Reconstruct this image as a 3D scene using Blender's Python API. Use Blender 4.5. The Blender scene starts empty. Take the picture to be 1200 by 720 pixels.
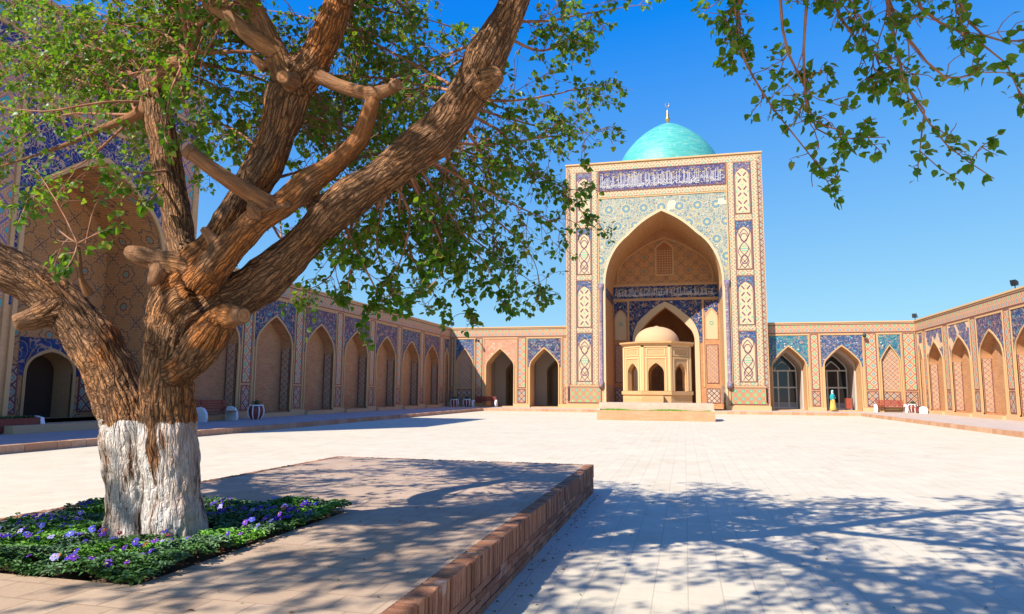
import bpy, bmesh, math, random
import numpy as np
from mathutils import Vector, Matrix, kdtree

R = math.radians
random.seed(7)
rng = np.random.default_rng(11)
scene = bpy.context.scene
COL = scene.collection

# ------------------------------------------------------------------ helpers
class MB:
    """collects faces, then links them as ONE mesh object"""
    def __init__(s): s.v = []; s.f = []; s.m = []
    def poly(s, pts, mi=0):
        n = len(s.v); s.v += [tuple(p) for p in pts]; s.f.append(tuple(range(n, n + len(pts)))); s.m.append(mi)
    def box(s, x0, x1, y0, y1, z0, z1, mi=0, j=0.0):
        n = len(s.v)
        c = [(x0, y0, z0), (x1, y0, z0), (x1, y1, z0), (x0, y1, z0), (x0, y0, z1), (x1, y0, z1), (x1, y1, z1), (x0, y1, z1)]
        if j: c = [(a + random.uniform(-j, j), b + random.uniform(-j, j), d + random.uniform(-j, j)) for a, b, d in c]
        s.v += c
        for f in ((0, 3, 2, 1), (4, 5, 6, 7), (0, 1, 5, 4), (1, 2, 6, 5), (2, 3, 7, 6), (3, 0, 4, 7)):
            s.f.append(tuple(n + i for i in f)); s.m.append(mi)
    def tube(s, pts, rad, n=8, mi=0, cap=True):
        pts = [Vector(p) for p in pts]; rings = []
        up = Vector((0.13, 0.31, 0.94))
        for i, p in enumerate(pts):
            t = (pts[min(i + 1, len(pts) - 1)] - pts[max(i - 1, 0)]).normalized()
            a = t.cross(up)
            if a.length < 0.05: a = t.cross(Vector((1, 0, 0)))
            a.normalize(); b = t.cross(a); r = rad[i] if hasattr(rad, '__len__') else rad
            base = len(s.v)
            for k in range(n):
                w = 2 * math.pi * k / n
                s.v.append(tuple(p + a * (math.cos(w) * r) + b * (math.sin(w) * r)))
            rings.append(base)
        for i in range(len(rings) - 1):
            for k in range(n):
                k2 = (k + 1) % n
                s.f.append((rings[i] + k, rings[i] + k2, rings[i + 1] + k2, rings[i + 1] + k)); s.m.append(mi)
        if cap:
            s.f.append(tuple(rings[0] + k for k in range(n))[::-1]); s.m.append(mi)
            s.f.append(tuple(rings[-1] + k for k in range(n))); s.m.append(mi)
    def lathe(s, prof, n=32, c=(0, 0), mi=0, a0=0.0, close=True):
        rings = []
        for r, z in prof:
            base = len(s.v)
            for k in range(n):
                w = a0 + 2 * math.pi * k / n
                s.v.append((c[0] + r * math.cos(w), c[1] + r * math.sin(w), z))
            rings.append(base)
        for i in range(len(rings) - 1):
            for k in range(n):
                k2 = (k + 1) % n
                s.f.append((rings[i] + k, rings[i] + k2, rings[i + 1] + k2, rings[i + 1] + k)); s.m.append(mi)
        if close:
            s.f.append(tuple(rings[0] + k for k in range(n))[::-1]); s.m.append(mi)
            s.f.append(tuple(rings[-1] + k for k in range(n))); s.m.append(mi)
    def build(s, name, mats, parent=None, smooth=False, loc=None, rotz=0.0):
        me = bpy.data.meshes.new(name); me.from_pydata(s.v, [], s.f)
        if not isinstance(mats, (list, tuple)): mats = [mats]
        for m in mats: me.materials.append(m)
        if len(mats) > 1: me.polygons.foreach_set('material_index', s.m)
        if smooth: me.polygons.foreach_set('use_smooth', [True] * len(s.f))
        me.update()
        o = bpy.data.objects.new(name, me); COL.objects.link(o)
        if parent is not None: o.parent = parent
        if loc is not None: o.location = loc
        o.rotation_euler[2] = rotz
        return o

def each(name, mats, parent, src, faces_per=6):
    """one mesh object per box collected in src"""
    out = []
    for i in range(0, len(src.f), faces_per):
        q = MB(); k = i // faces_per * 8; q.v = src.v[k:k + 8]; q.f = [tuple(j - k for j in f) for f in src.f[i:i + 6]]; q.m = [0] * 6
        out.append(q.build(name, mats, parent))
    return out
def tag(o, label, cat, group=None, kind=None):
    if label: o['label'] = label
    if cat: o['category'] = cat
    if group: o['group'] = group
    if kind: o['kind'] = kind
    return o
def thing(name, label, cat, loc=(0, 0, 0), rotz=0.0, group=None):
    o = bpy.data.objects.new(name, None); COL.objects.link(o); o.location = loc; o.rotation_euler[2] = rotz
    o.empty_display_size = 0.3
    return tag(o, label, cat, group)
def copy_tree(o, parent=None):
    c = o.copy(); COL.objects.link(c)
    if parent is not None: c.parent = parent
    for ch in list(o.children): copy_tree(ch, c)
    return c

# ------------------------------------------------------------------ node language
class S:
    """a socket with arithmetic"""
    def __init__(s, nt, k): s.nt = nt; s.k = k
    def _m(s, op, *a):
        n = s.nt.nodes.new('ShaderNodeMath'); n.operation = op
        for i, x in enumerate((s,) + a):
            if isinstance(x, S): s.nt.links.new(x.k, n.inputs[i])
            else: n.inputs[i].default_value = x
        return S(s.nt, n.outputs[0])
    def __add__(s, o): return s._m('ADD', o)
    def __sub__(s, o): return s._m('SUBTRACT', o)
    def __mul__(s, o): return s._m('MULTIPLY', o)
    def __truediv__(s, o): return s._m('DIVIDE', o)
    def abs(s): return s._m('ABSOLUTE')
    def frac(s): return s._m('FRACT')
    def floor(s): return s._m('FLOOR')
    def lt(s, o): return s._m('LESS_THAN', o)
    def gt(s, o): return s._m('GREATER_THAN', o)
    def max(s, o): return s._m('MAXIMUM', o)
    def min(s, o): return s._m('MINIMUM', o)
    def sin(s): return s._m('SINE')
    def mod2(s): return (s * 0.5).frac().gt(0.25)
    def pow(s, o): return s._m('POWER', o)
    def sqrt(s): return s._m('SQRT')
    def ramp(s, a, b, lo=0.0, hi=1.0):
        n = s.nt.nodes.new('ShaderNodeMapRange'); n.inputs[1].default_value = a; n.inputs[2].default_value = b
        n.inputs[3].default_value = lo; n.inputs[4].default_value = hi; s.nt.links.new(s.k, n.inputs[0]); return S(s.nt, n.outputs[0])

class Mat:
    def __init__(s, name, rough=0.85, spec=0.3):
        s.mat = bpy.data.materials.new(name); s.mat.use_nodes = True; s.nt = s.mat.node_tree
        s.bsdf = s.nt.nodes['Principled BSDF']; s.bsdf.inputs['Roughness'].default_value = rough
        s.bsdf.inputs['Specular IOR Level'].default_value = spec
        s.tc = s.nt.nodes.new('ShaderNodeTexCoord')
        s.obj = s.tc.outputs['Object']
        sp = s.nt.nodes.new('ShaderNodeSeparateXYZ'); s.nt.links.new(s.obj, sp.inputs[0])
        s.x, s.y, s.z = (S(s.nt, o) for o in sp.outputs)
        s.u = s.x + s.y; s.v = s.z
    def world(s):
        g = s.nt.nodes.new('ShaderNodeNewGeometry'); return g.outputs['Position']
    def vec(s, x, y, z=0.0):
        n = s.nt.nodes.new('ShaderNodeCombineXYZ')
        for i, a in enumerate((x, y, z)):
            if isinstance(a, S): s.nt.links.new(a.k, n.inputs[i])
            else: n.inputs[i].default_value = a
        return n.outputs[0]
    def scale(s, vec, sc, loc=(0, 0, 0), rot=(0, 0, 0)):
        n = s.nt.nodes.new('ShaderNodeMapping'); s.nt.links.new(vec, n.inputs[0])
        n.inputs['Scale'].default_value = sc if hasattr(sc, '__len__') else (sc,) * 3
        n.inputs['Location'].default_value = loc; n.inputs['Rotation'].default_value = rot
        return n.outputs[0]
    def noise(s, sc, vec=None, detail=3, rough=0.55, dist=0.0):
        n = s.nt.nodes.new('ShaderNodeTexNoise'); n.inputs['Scale'].default_value = sc; n.inputs['Detail'].default_value = detail
        n.inputs['Roughness'].default_value = rough; n.inputs['Distortion'].default_value = dist
        s.nt.links.new(vec if vec is not None else s.obj, n.inputs['Vector']); return S(s.nt, n.outputs['Fac'])
    def voro(s, sc, vec=None, feat='F1', rnd=1.0, out='Distance'):
        n = s.nt.nodes.new('ShaderNodeTexVoronoi'); n.feature = feat; n.inputs['Scale'].default_value = sc
        n.inputs['Randomness'].default_value = rnd
        s.nt.links.new(vec if vec is not None else s.obj, n.inputs['Vector']); return S(s.nt, n.outputs[out])
    def brick(s, vec, w, h, c1, c2, mortar, ms=0.01, off=0.5, bias=0.0):
        n = s.nt.nodes.new('ShaderNodeTexBrick'); s.nt.links.new(vec, n.inputs['Vector'])
        n.inputs['Scale'].default_value = 1.0; n.inputs['Brick Width'].default_value = w; n.inputs['Row Height'].default_value = h
        n.inputs['Mortar Size'].default_value = ms; n.inputs['Mortar Smooth'].default_value = 0.2; n.inputs['Bias'].default_value = bias
        n.offset = off
        for k, c in zip(('Color1', 'Color2', 'Mortar'), (c1, c2, mortar)): n.inputs[k].default_value = (*c, 1)
        return S(s.nt, n.outputs['Color']), S(s.nt, n.outputs['Fac'])
    def mix(s, fac, a, b, mode='MIX'):
        n = s.nt.nodes.new('ShaderNodeMix'); n.data_type = 'RGBA'; n.blend_type = mode
        for key, x in ((0, fac), (6, a), (7, b)):
            if isinstance(x, S): s.nt.links.new(x.k, n.inputs[key])
            elif isinstance(x, tuple): n.inputs[key].default_value = (*x, 1)
            else: n.inputs[key].default_value = x
        return S(s.nt, n.outputs[2])
    def col(s, c):
        if isinstance(c, S): s.nt.links.new(c.k, s.bsdf.inputs['Base Color'])
        else: s.bsdf.inputs['Base Color'].default_value = (*c, 1)
        return s
    def bump(s, h, strength=0.3, dist=0.01):
        n = s.nt.nodes.new('ShaderNodeBump'); n.inputs['Strength'].default_value = strength; n.inputs['Distance'].default_value = dist
        s.nt.links.new(h.k, n.inputs['Height']); s.nt.links.new(n.outputs[0], s.bsdf.inputs['Normal']); return s
    def weather(s, c, amt=0.35, sc=0.9):
        """uneven age: blotches of paler and browner tone"""
        n1 = s.noise(sc, detail=5, rough=0.65).ramp(0.35, 0.7)
        n2 = s.noise(sc * 9, detail=3).ramp(0.3, 0.75)
        c = s.mix(n1 * (amt * 0.6), c, (0.55, 0.38, 0.23))
        return s.mix(n2 * (amt * 0.7), c, (0.86, 0.80, 0.74), 'MULTIPLY')

CREAM = (0.52, 0.405, 0.24); BUFF = (0.56, 0.36, 0.17); ORANGE = (0.58, 0.315, 0.14); RED = (0.38, 0.09, 0.045)
GREEN = (0.10, 0.36, 0.19); TURQ = (0.03, 0.32, 0.36); PURPLE = (0.09, 0.035, 0.08); NAVY = (0.022, 0.05, 0.22); WHITE = (0.7, 0.68, 0.62)

def m_plain(name, c, rough=0.8, spec=0.3, w=0.2, sc=3.0):
    m = Mat(name, rough, spec); m.col(m.weather(c, w, sc) if w else c); return m.mat
def m_brick(name, c1, c2, mortar, w=0.27, h=0.065, ms=0.008, wthr=0.3, bump=0.25):
    m = Mat(name, 0.9, 0.2)
    c, f = m.brick(m.vec(m.u, m.v), w, h, c1, c2, mortar, ms)
    n = m.noise(1.3, detail=5).ramp(0.3, 0.75)
    c = m.mix(n * 0.5, c, tuple(x * 0.78 for x in c1))
    m.col(m.weather(c, wthr)); m.bump(f * -1.0 + m.noise(30, detail=4), bump, 0.012); return m.mat
def m_lozenge(name, cell, base, line, d1, d2, ring, lw=0.41, dw=0.2, weath=0.3, su=1.0):
    m = Mat(name, 0.7, 0.35)
    p = (m.u * su + m.v) / cell; q = (m.u * su - m.v) / cell
    fp = (p.frac() - 0.5).abs(); fq = (q.frac() - 0.5).abs(); mx = fp.max(fq); mn = fp.min(fq)
    par = (p.floor() + q.floor()).mod2()
    parq = p.floor().mod2()
    c = m.mix(mx.gt(lw), base, line)
    # short brick dashes along the lattice
    dash = ((fp + fq) * 7.0).frac().gt(0.62) * mx.gt(dw + 0.09) * mx.lt(lw - 0.04)
    c = m.mix(dash, c, m.mix(parq, line, ring))
    c = m.mix(mx.lt(dw + 0.055), c, ring)
    c = m.mix(mx.lt(dw), c, m.mix(par, d1, d2))
    c = m.mix(mx.lt(dw * 0.38), c, base)
    m.col(m.weather(c, weath)); m.bump(m.noise(14, detail=4), 0.25, 0.01); return m.mat
def m_girih(name, cell, base, line, fill, amt=0.12):
    """brick ground with outlined stars and polygons"""
    m = Mat(name, 0.85, 0.25)
    c0, f = m.brick(m.vec(m.u, m.v), 0.27, 0.07, base, tuple(x * 0.86 for x in base), tuple(x * 0.62 for x in base), 0.01)
    p = m.u / cell; q = m.v / cell
    fx = (p.frac() - 0.5); fy = (q.frac() - 0.5); ax = fx.abs(); ay = fy.abs()
    d1 = ax + ay; d2 = ax.max(ay)
    star = d1.min(d2 * 1.42)
    ringm = (star - 0.33).abs().lt(0.02)
    ring2 = (star - 0.13).abs().lt(0.022)
    diag = (ax - ay).abs().lt(0.02) * star.gt(0.4)
    lines = ringm.max(ring2).max(diag)
    dots = ((m.u / 0.14).frac().gt(0.5) * (m.v / 0.14).frac().gt(0.5)) * d1.gt(0.72)
    c = m.mix(lines, c0, line); c = m.mix(star.lt(0.06), c, fill); c = m.mix(dots * 0.7, c, line)
    m.col(m.weather(c, 0.3)); m.bump(f * -1.0 + m.noise(20, detail=3), 0.25, 0.012); return m.mat
def m_mosaic(name, c1, c2, fleck, fleck2, sc=5.0, fl=0.20, lost=0.0, line=(0.40, 0.26, 0.17)):
    """faience: scrolls and small flowers on a coloured ground"""
    m = Mat(name, 0.55, 0.2)
    vec = m.vec(m.u, m.v)
    rnd = m.voro(sc, vec, out='Color'); d = m.voro(sc, vec)
    sepc = m.nt.nodes.new('ShaderNodeSeparateColor'); m.nt.links.new(rnd.k, sepc.inputs[0])
    r, g = S(m.nt, sepc.outputs[0]), S(m.nt, sepc.outputs[1])
    c = m.mix(r.ramp(0.2, 0.9), c1, c2)
    scroll = (m.noise(sc * 0.55, vec, detail=1, dist=1.2) - 0.5).abs().lt(0.02)
    scroll2 = (m.noise(sc * 0.9, vec, detail=0, dist=0.6) - 0.47).abs().lt(0.02)
    c = m.mix(scroll.max(scroll2) * 0.8, c, line)
    c = m.mix(d.lt(fl) * g.gt(0.35), c, m.mix(g.gt(0.68), fleck, fleck2))
    if lost:
        ls = m.noise(0.55, detail=3, rough=0.6).gt(1.0 - lost)
        c = m.mix(ls, c, (0.6, 0.42, 0.27))
    m.col(m.weather(c, 0.06)); m.bump(m.noise(25, detail=2), 0.15, 0.006); return m.mat
def m_border(name, cell=0.48):
    """alternating dark crosses and green lozenges on cream"""
    m = Mat(name, 0.7, 0.35)
    p = m.u / cell; q = m.v / cell
    fx = (p.frac() - 0.5).abs(); fy = (q.frac() - 0.5).abs(); par = (p.floor() + q.floor()).mod2()
    X = (fx - fy).abs().lt(0.085) * (fx + fy).lt(0.85) * (fx + fy).gt(0.18)
    l1 = fx + fy
    dia = l1.lt(0.36); dring = (l1 - 0.43).abs().lt(0.05)
    c = m.mix(par * X, CREAM, (0.20, 0.045, 0.08))
    npar = par * -1.0 + 1.0
    c = m.mix(npar * dring, c, RED); c = m.mix(npar * dia, c, (0.20, 0.42, 0.30)); c = m.mix(npar * l1.lt(0.12), c, CREAM)
    m.col(m.weather(c, 0.3)); m.bump(m.noise(12, detail=4), 0.2, 0.01); return m.mat
def m_rosette(name, cell=1.5):
    m = Mat(name, 0.6, 0.4)
    vec = m.vec(m.u, m.v)
    d = m.voro(4.6, vec); e = m.voro(4.6, vec, 'DISTANCE_TO_EDGE')
    rc = m.voro(4.6, vec, out='Color'); sepc = m.nt.nodes.new('ShaderNodeSeparateColor'); m.nt.links.new(rc.k, sepc.inputs[0]); g = S(m.nt, sepc.outputs[1]); r = S(m.nt, sepc.outputs[0])
    c = m.mix(r, (0.10, 0.18, 0.20), (0.27, 0.31, 0.25))
    c = m.mix(e.lt(0.045), c, (0.52, 0.42, 0.28))
    c = m.mix(d.lt(0.27) * g.gt(0.45), c, m.mix(g.gt(0.62), (0.05, 0.17, 0.26), (0.66, 0.36, 0.07)))
    row = (m.v / cell).floor()
    p = m.u / cell + row * 0.5; fx = p.frac() - 0.5; fy = (m.v / cell).frac() - 0.5
    rad = (fx * fx + fy * fy).sqrt()
    ang = fy._m('ARCTAN2', fx)
    rr = rad + (ang * 10.0).sin() * 0.025
    c = m.mix(rr.lt(0.27), c, (0.17, 0.26, 0.24)); c = m.mix((rr - 0.27).abs().lt(0.016), c, (0.58, 0.42, 0.2))
    c = m.mix((rr - 0.18).abs().lt(0.022), c, (0.05, 0.16, 0.30)); c = m.mix(rr.lt(0.07), c, (0.62, 0.44, 0.18))
    ls = m.noise(0.5, detail=4).gt(0.66); c = m.mix(ls, c, (0.62, 0.50, 0.36))
    m.col(m.weather(c, 0.22)); m.bump(m.noise(14, detail=3), 0.2, 0.01); return m.mat

def world_paving(name, w, h, c1, c2, mortar, ms, off=0.5, stain=0.3, swap=True, rough=0.85):
    m = Mat(name, rough, 0.25)
    W = m.world(); sp = m.nt.nodes.new('ShaderNodeSeparateXYZ'); m.nt.links.new(W, sp.inputs[0])
    X, Y, Z = (S(m.nt, o) for o in sp.outputs)
    wob = m.noise(0.6, W, detail=2) * 0.012
    v = m.vec(Y + wob, X + wob) if swap else m.vec(X + wob, Y + wob)
    c, f = m.brick(v, w, h, c1, c2, mortar, ms, off)
    n1 = m.noise(0.35, W, detail=6, rough=0.65).ramp(0.3, 0.72)
    c = m.mix(n1 * stain, c, tuple(x * y for x, y in zip(c1, (1.1, 1.12, 1.16))))
    n2 = m.noise(1.7, W, detail=6, rough=0.7).ramp(0.45, 0.8)
    c = m.mix(n2 * (stain * 0.8), c, tuple(x * y for x, y in zip(c1, (0.74, 0.68, 0.62))))
    n4 = m.noise(0.9, m.scale(W, (1, 0.6, 1), (13, 5, 0)), detail=7, rough=0.75).ramp(0.56, 0.68)
    c = m.mix(n4 * (stain * 0.7), c, tuple(x * y for x, y in zip(c1, (0.68, 0.58, 0.50))))
    sp1 = m.voro(1.3, W).lt(0.055) * m.noise(7, W, detail=2).gt(0.45)
    c = m.mix(sp1 * 0.5, c, tuple(x * 0.5 for x in c1))
    n3 = m.noise(26, W, detail=4, rough=0.7).ramp(0.3, 0.8)
    c = m.mix(n3 * 0.35, c, (0.86, 0.83, 0.8), 'MULTIPLY')
    m.col(c); m.bump(f * -0.8 + m.noise(18, W, detail=5) * 0.9 + m.noise(2.5, W, detail=2) * 1.2, 0.35, 0.012)
    return m.mat

MT = {}
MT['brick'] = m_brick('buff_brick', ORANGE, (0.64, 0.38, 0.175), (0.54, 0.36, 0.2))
MT['trim'] = m_plain('cream_moulding', (0.53, 0.325, 0.15), 0.8, 0.3, 0.25)
MT['coping'] = m_plain('coping_brick', (0.58, 0.37, 0.19), 0.9, 0.2, 0.3)
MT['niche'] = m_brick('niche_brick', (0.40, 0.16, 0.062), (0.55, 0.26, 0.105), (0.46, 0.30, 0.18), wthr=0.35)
MT['plaster'] = m_plain('pale_plaster', (0.50, 0.43, 0.38), 0.9, 0.2, 0.2)
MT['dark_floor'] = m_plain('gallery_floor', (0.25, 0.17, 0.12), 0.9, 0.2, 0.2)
MT['lozenge'] = m_lozenge('lozenge_tile', 0.66, (0.56, 0.41, 0.25), (0.44, 0.13, 0.07), (0.06,0.36,0.18), (0.04, 0.26, 0.30), (0.60, 0.34, 0.2), dw=0.24)
MT['lozenge_small'] = m_lozenge('small_lozenge_tile', 0.50, (0.58, 0.40, 0.21), PURPLE, (0.40, 0.12, 0.06), TURQ, (0.36, 0.13, 0.08), lw=0.4)
MT['reveal'] = m_lozenge('reveal_tile', 0.34, (0.56, 0.38, 0.21), (0.20, 0.06, 0.08), (0.42, 0.18, 0.10), (0.06, 0.24, 0.26), (0.50, 0.28, 0.16), lw=0.42, dw=0.17)
MT['frieze'] = m_lozenge('frieze_tile', 0.62, (0.56, 0.40, 0.24), (0.44, 0.15, 0.08), (0.06,0.36,0.18), (0.06, 0.24, 0.30), (0.50, 0.19, 0.11), lw=0.42, dw=0.22)
MT['dado'] = m_lozenge('dado_tile', 0.62, (0.58, 0.42, 0.22), (0.42, 0.12, 0.06), (0.12, 0.42, 0.14), (0.05, 0.36, 0.22), PURPLE, dw=0.26)
MT['cross_dado'] = m_lozenge('cross_dado_tile', 0.45, (0.56, 0.45, 0.30), PURPLE, PURPLE, (0.08, 0.30, 0.30), (0.56, 0.45, 0.30), lw=0.38, dw=0.12)
MT['border'] = m_border('cross_border_tile')
MT['line'] = m_plain('dark_tile_line', (0.16, 0.05, 0.06), 0.5, 0.4, 0.1)
MT['purple'] = m_plain('purple_tile', (0.13, 0.045, 0.09), 0.5, 0.4, 0.1)
MT['purple_col'] = m_mosaic('column_tile', (0.13, 0.10, 0.20), (0.24, 0.18, 0.24), (0.55, 0.50, 0.50), (0.1, 0.3, 0.4), 7.0, 0.25)
MT['blue'] = m_mosaic('blue_faience', (0.012,0.026,0.09), (0.016, 0.07, 0.17), (0.55, 0.25, 0.16), (0.05, 0.40, 0.42), 4.5, 0.24)
MT['blue2'] = m_mosaic('violet_blue_faience', (0.035, 0.03, 0.095), (0.06, 0.055, 0.135), (0.50, 0.16, 0.08), (0.1, 0.33, 0.42), 4.5, 0.26)
MT['teal'] = m_mosaic('teal_faience', (0.008, 0.10, 0.19), (0.015, 0.20, 0.22), (0.6, 0.6, 0.5), (0.02, 0.10, 0.34), 4.5, 0.22)
MT['azure'] = m_mosaic('azure_faience', (0.012, 0.06, 0.17), (0.04, 0.085, 0.18), (0.50, 0.40, 0.50), (0.04, 0.40, 0.50), 4.5, 0.22)
MT['pink'] = m_mosaic('pink_faience', (0.56, 0.20, 0.12), (0.60, 0.30, 0.18), (0.7, 0.6, 0.45), (0.08, 0.30, 0.28), 4.5, 0.22)
MT['worn'] = m_mosaic('worn_faience', (0.05, 0.05, 0.16), (0.08, 0.13, 0.22), (0.52, 0.2, 0.12), (0.5, 0.3, 0.2), 4.5, 0.25, lost=0.46)
MT['band'] = m_mosaic('script_band', (0.012, 0.02, 0.11), (0.02, 0.045, 0.2), (0.45, 0.45, 0.5), (0.05, 0.34, 0.42), 6.0, 0.10)
MT['deep'] = m_mosaic('deep_blue_faience', (0.01, 0.025, 0.10), (0.015, 0.055, 0.19), (0.50, 0.42, 0.35), (0.03, 0.28, 0.30), 2.6, 0.2)
MT['scroll'] = m_mosaic('scroll_faience', (0.01, 0.022, 0.12), (0.013, 0.05, 0.19), (0.55, 0.30, 0.18), (0.6, 0.5, 0.4), 4.2, 0.26, line=(0.52, 0.34, 0.24))
MT['rosette'] = m_rosette('rosette_faience')
MT['girih'] = m_girih('girih_brick', 1.35, (0.58, 0.28, 0.11), (0.10, 0.09, 0.09), TURQ)
MT['girih_turq'] = m_lozenge('turquoise_brick', 1.15, (0.56, 0.28, 0.14), (0.12, 0.10, 0.25), TURQ, (0.02, 0.36, 0.40), (0.34, 0.16, 0.12), lw=0.45, dw=0.22)
MT['kufic'] = m_girih('kufic_tile', 0.62, (0.50, 0.30, 0.2), (0.03, 0.06, 0.26), (0.03, 0.38, 0.40))
MT['cream'] = m_plain('cream_field', (0.56, 0.43, 0.26), 0.75, 0.3, 0.3)
MT['script_white'] = m_plain('white_script', (0.72, 0.70, 0.68), 0.4, 0.4, 0.1)
MT['script_gold'] = m_plain('gold_script', (0.55, 0.42, 0.16), 0.4, 0.4, 0.1)
MT['green_tile'] = m_plain('green_tile', (0.16, 0.42, 0.27), 0.5, 0.4, 0.15)
MT['pav_brick'] = m_brick('pavilion_brick', (0.64, 0.37, 0.165), (0.54, 0.28, 0.115), (0.50, 0.28, 0.12), ms=0.014, wthr=0.6)
MT['panel_ground'] = m_lozenge('panel_ground_tile', 0.4, (0.50, 0.39, 0.24), (0.32, 0.24, 0.2), (0.10, 0.30, 0.20), (0.10, 0.30, 0.20), (0.50, 0.38, 0.24), lw=0.43, dw=0.2)
MT['wood'] = m_plain('window_lattice', (0.34, 0.13, 0.05), 0.8, 0.2, 0.3)
MT['white_paint'] = m_plain('white_paint', (0.78, 0.78, 0.76), 0.5, 0.4, 0.1)
MT['door_paint'] = m_plain('pale_door_paint', (0.42, 0.44, 0.48), 0.6, 0.3, 0.1)
MT['maroon'] = m_plain('maroon_paint', (0.20, 0.025, 0.02), 0.5, 0.4, 0.15)
MT['dark_metal'] = m_plain('dark_metal', (0.03, 0.03, 0.035), 0.5, 0.5, 0)
MT['black'] = m_plain('dark_door_leaf', (0.05, 0.03, 0.02), 0.8, 0.2, 0)
MT['gold'] = m_plain('gilded_metal', (0.5, 0.32, 0.1), 0.35, 0.6, 0)
MT['gold'].node_tree.nodes['Principled BSDF'].inputs['Metallic'].default_value = 0.7
MT['soil'] = m_plain('soil', (0.10, 0.05, 0.03), 1.0, 0.1, 0.2)
gl = Mat('dark_glass', 0.08, 0.6); gl.col((0.02, 0.025, 0.035)); MT['glass'] = gl.mat
# turquoise dome: glazed brick rings
dm = Mat('turquoise_dome_brick', 0.5, 0.4)
ringn = (dm.z / 0.11).floor() * 0.137
nz = dm.noise(1.0, dm.vec(0.0, 0.0, dm.z * 1.6), detail=4)
an = dm.noise(1.0, dm.vec(dm.x * 0.9, dm.y * 0.9, dm.z * 9.0), detail=3)
c = dm.mix(an.ramp(0.3, 0.7), (0.03, 0.29, 0.26), (0.13, 0.43, 0.36))
c = dm.mix(nz.ramp(0.52, 0.66), c, (0.02, 0.30, 0.31)); c = dm.mix(dm.noise(2.5, detail=5).ramp(0.58, 0.72) * 0.55, c, (0.45, 0.50, 0.36))
dm.col(c); dm.bump((dm.z / 0.22).frac() + dm.noise(8, detail=3), 0.25, 0.03); MT['dome'] = dm.mat

# ------------------------------------------------------------------ arch geometry
def arch_curve(w, rise, n=9, k=0.66):
    """right half of a four-centred arch from (w,0) to (0,rise)"""
    if w > 2.8 or 0.5 < w < 0.6:                       # the great arches are fuller at the shoulder
        return [(x * w, z / 1.07 * rise) for x, z in arch_curve(1.0, 1.07, n, 0.84)]
    r = k * w; c = w - r
    lo, hi = 0.0, math.pi / 2
    for _ in range(50):
        a = (lo + hi) / 2
        if rise * math.sin(a) - c * math.cos(a) - r > 0: hi = a
        else: lo = a
    a = (lo + hi) / 2
    pts = [(c + r * math.cos(a * i / n), r * math.sin(a * i / n)) for i in range(n + 1)]
    tx, tz = pts[-1]
    for i in range(1, n + 1):
        t = i / n; b = 0.035 * w * math.sin(math.pi * t)
        pts.append((tx * (1 - t) + b * 0.7, tz + (rise - tz) * t + b * 0.7 if i < n else rise))
    pts[-1] = (0.0, rise); return pts
def arch(uc, w, spring, apex, n=9):
    h = arch_curve(w, apex - spring, n)
    left = [(uc - x, spring + z) for x, z in h]; right = [(uc + x, spring + z) for x, z in h[::-1]][1:]
    return left + right
def outline(uc, w, zb, spring, apex, n=9):
    return [(uc - w, zb)] + arch(uc, w, spring, apex, n) + [(uc + w, zb)]
def wall_front(mb, u0, u1, z0, z1, y, ops, mi=0):
    ops = sorted(ops); x = u0
    for uc, w, zb, sp, ap in ops:
        if uc - w > x: mb.poly([(x, y, z0), (uc - w, y, z0), (uc - w, y, z1), (x, y, z1)], mi)
        if zb > z0: mb.poly([(uc - w, y, z0), (uc + w, y, z0), (uc + w, y, zb), (uc - w, y, zb)], mi)
        P = arch(uc, w, sp, ap)
        for a, b in zip(P[:-1], P[1:]): mb.poly([(a[0], y, a[1]), (b[0], y, b[1]), (b[0], y, z1), (a[0], y, z1)], mi)
        x = uc + w
    if u1 > x: mb.poly([(x, y, z0), (u1, y, z0), (u1, y, z1), (x, y, z1)], mi)
def reveal(mb, uc, w, zb, sp, ap, y0, y1, mi=0, sill=True, jamb_from=None):
    P = outline(uc, w, zb, sp, ap)
    for a, b in zip(P[:-1], P[1:]): mb.poly([(a[0], y0, a[1]), (b[0], y0, b[1]), (b[0], y1, b[1]), (a[0], y1, a[1])], mi)
    if sill: mb.poly([(uc - w, y0, zb), (uc + w, y0, zb), (uc + w, y1, zb), (uc - w, y1, zb)], mi)
def fill(mb, uc, w, zb, sp, ap, y, mi=0):
    P = arch(uc, w, sp, ap); mb.poly([(uc - w, y, zb), (uc + w, y, zb), (uc + w, y, sp), (uc - w, y, sp)], mi)
    h = len(P) // 2
    for i in range(h): 
        a, b, c, d = P[i], P[i + 1], P[-2 - i], P[-1 - i]
        if i == h - 1: mb.poly([(a[0], y, a[1]), (d[0], y, d[1]), (b[0], y, b[1])], mi)
        else: mb.poly([(a[0], y, a[1]), (d[0], y, d[1]), (c[0], y, c[1]), (b[0], y, b[1])], mi)
def trim(mb, uc, w, zb, sp, ap, t, y0, y1, mi=0):
    """raised moulding following the arch; y1 is the proud face"""
    A = outline(uc, w, zb, sp, ap); B = outline(uc, w + t, zb, sp, ap + t * 1.25)
    for i in range(len(A) - 1):
        a, b, c, d = A[i], A[i + 1], B[i + 1], B[i]
        mb.poly([(d[0], y1, d[1]), (c[0], y1, c[1]), (b[0], y1, b[1]), (a[0], y1, a[1])], mi)
        mb.poly([(d[0], y0, d[1]), (c[0], y0, c[1]), (c[0], y1, c[1]), (d[0], y1, d[1])], mi)
        mb.poly([(a[0], y1, a[1]), (b[0], y1, b[1]), (b[0], y0 + 0.05, b[1]), (a[0], y0 + 0.05, a[1])], mi)
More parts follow.
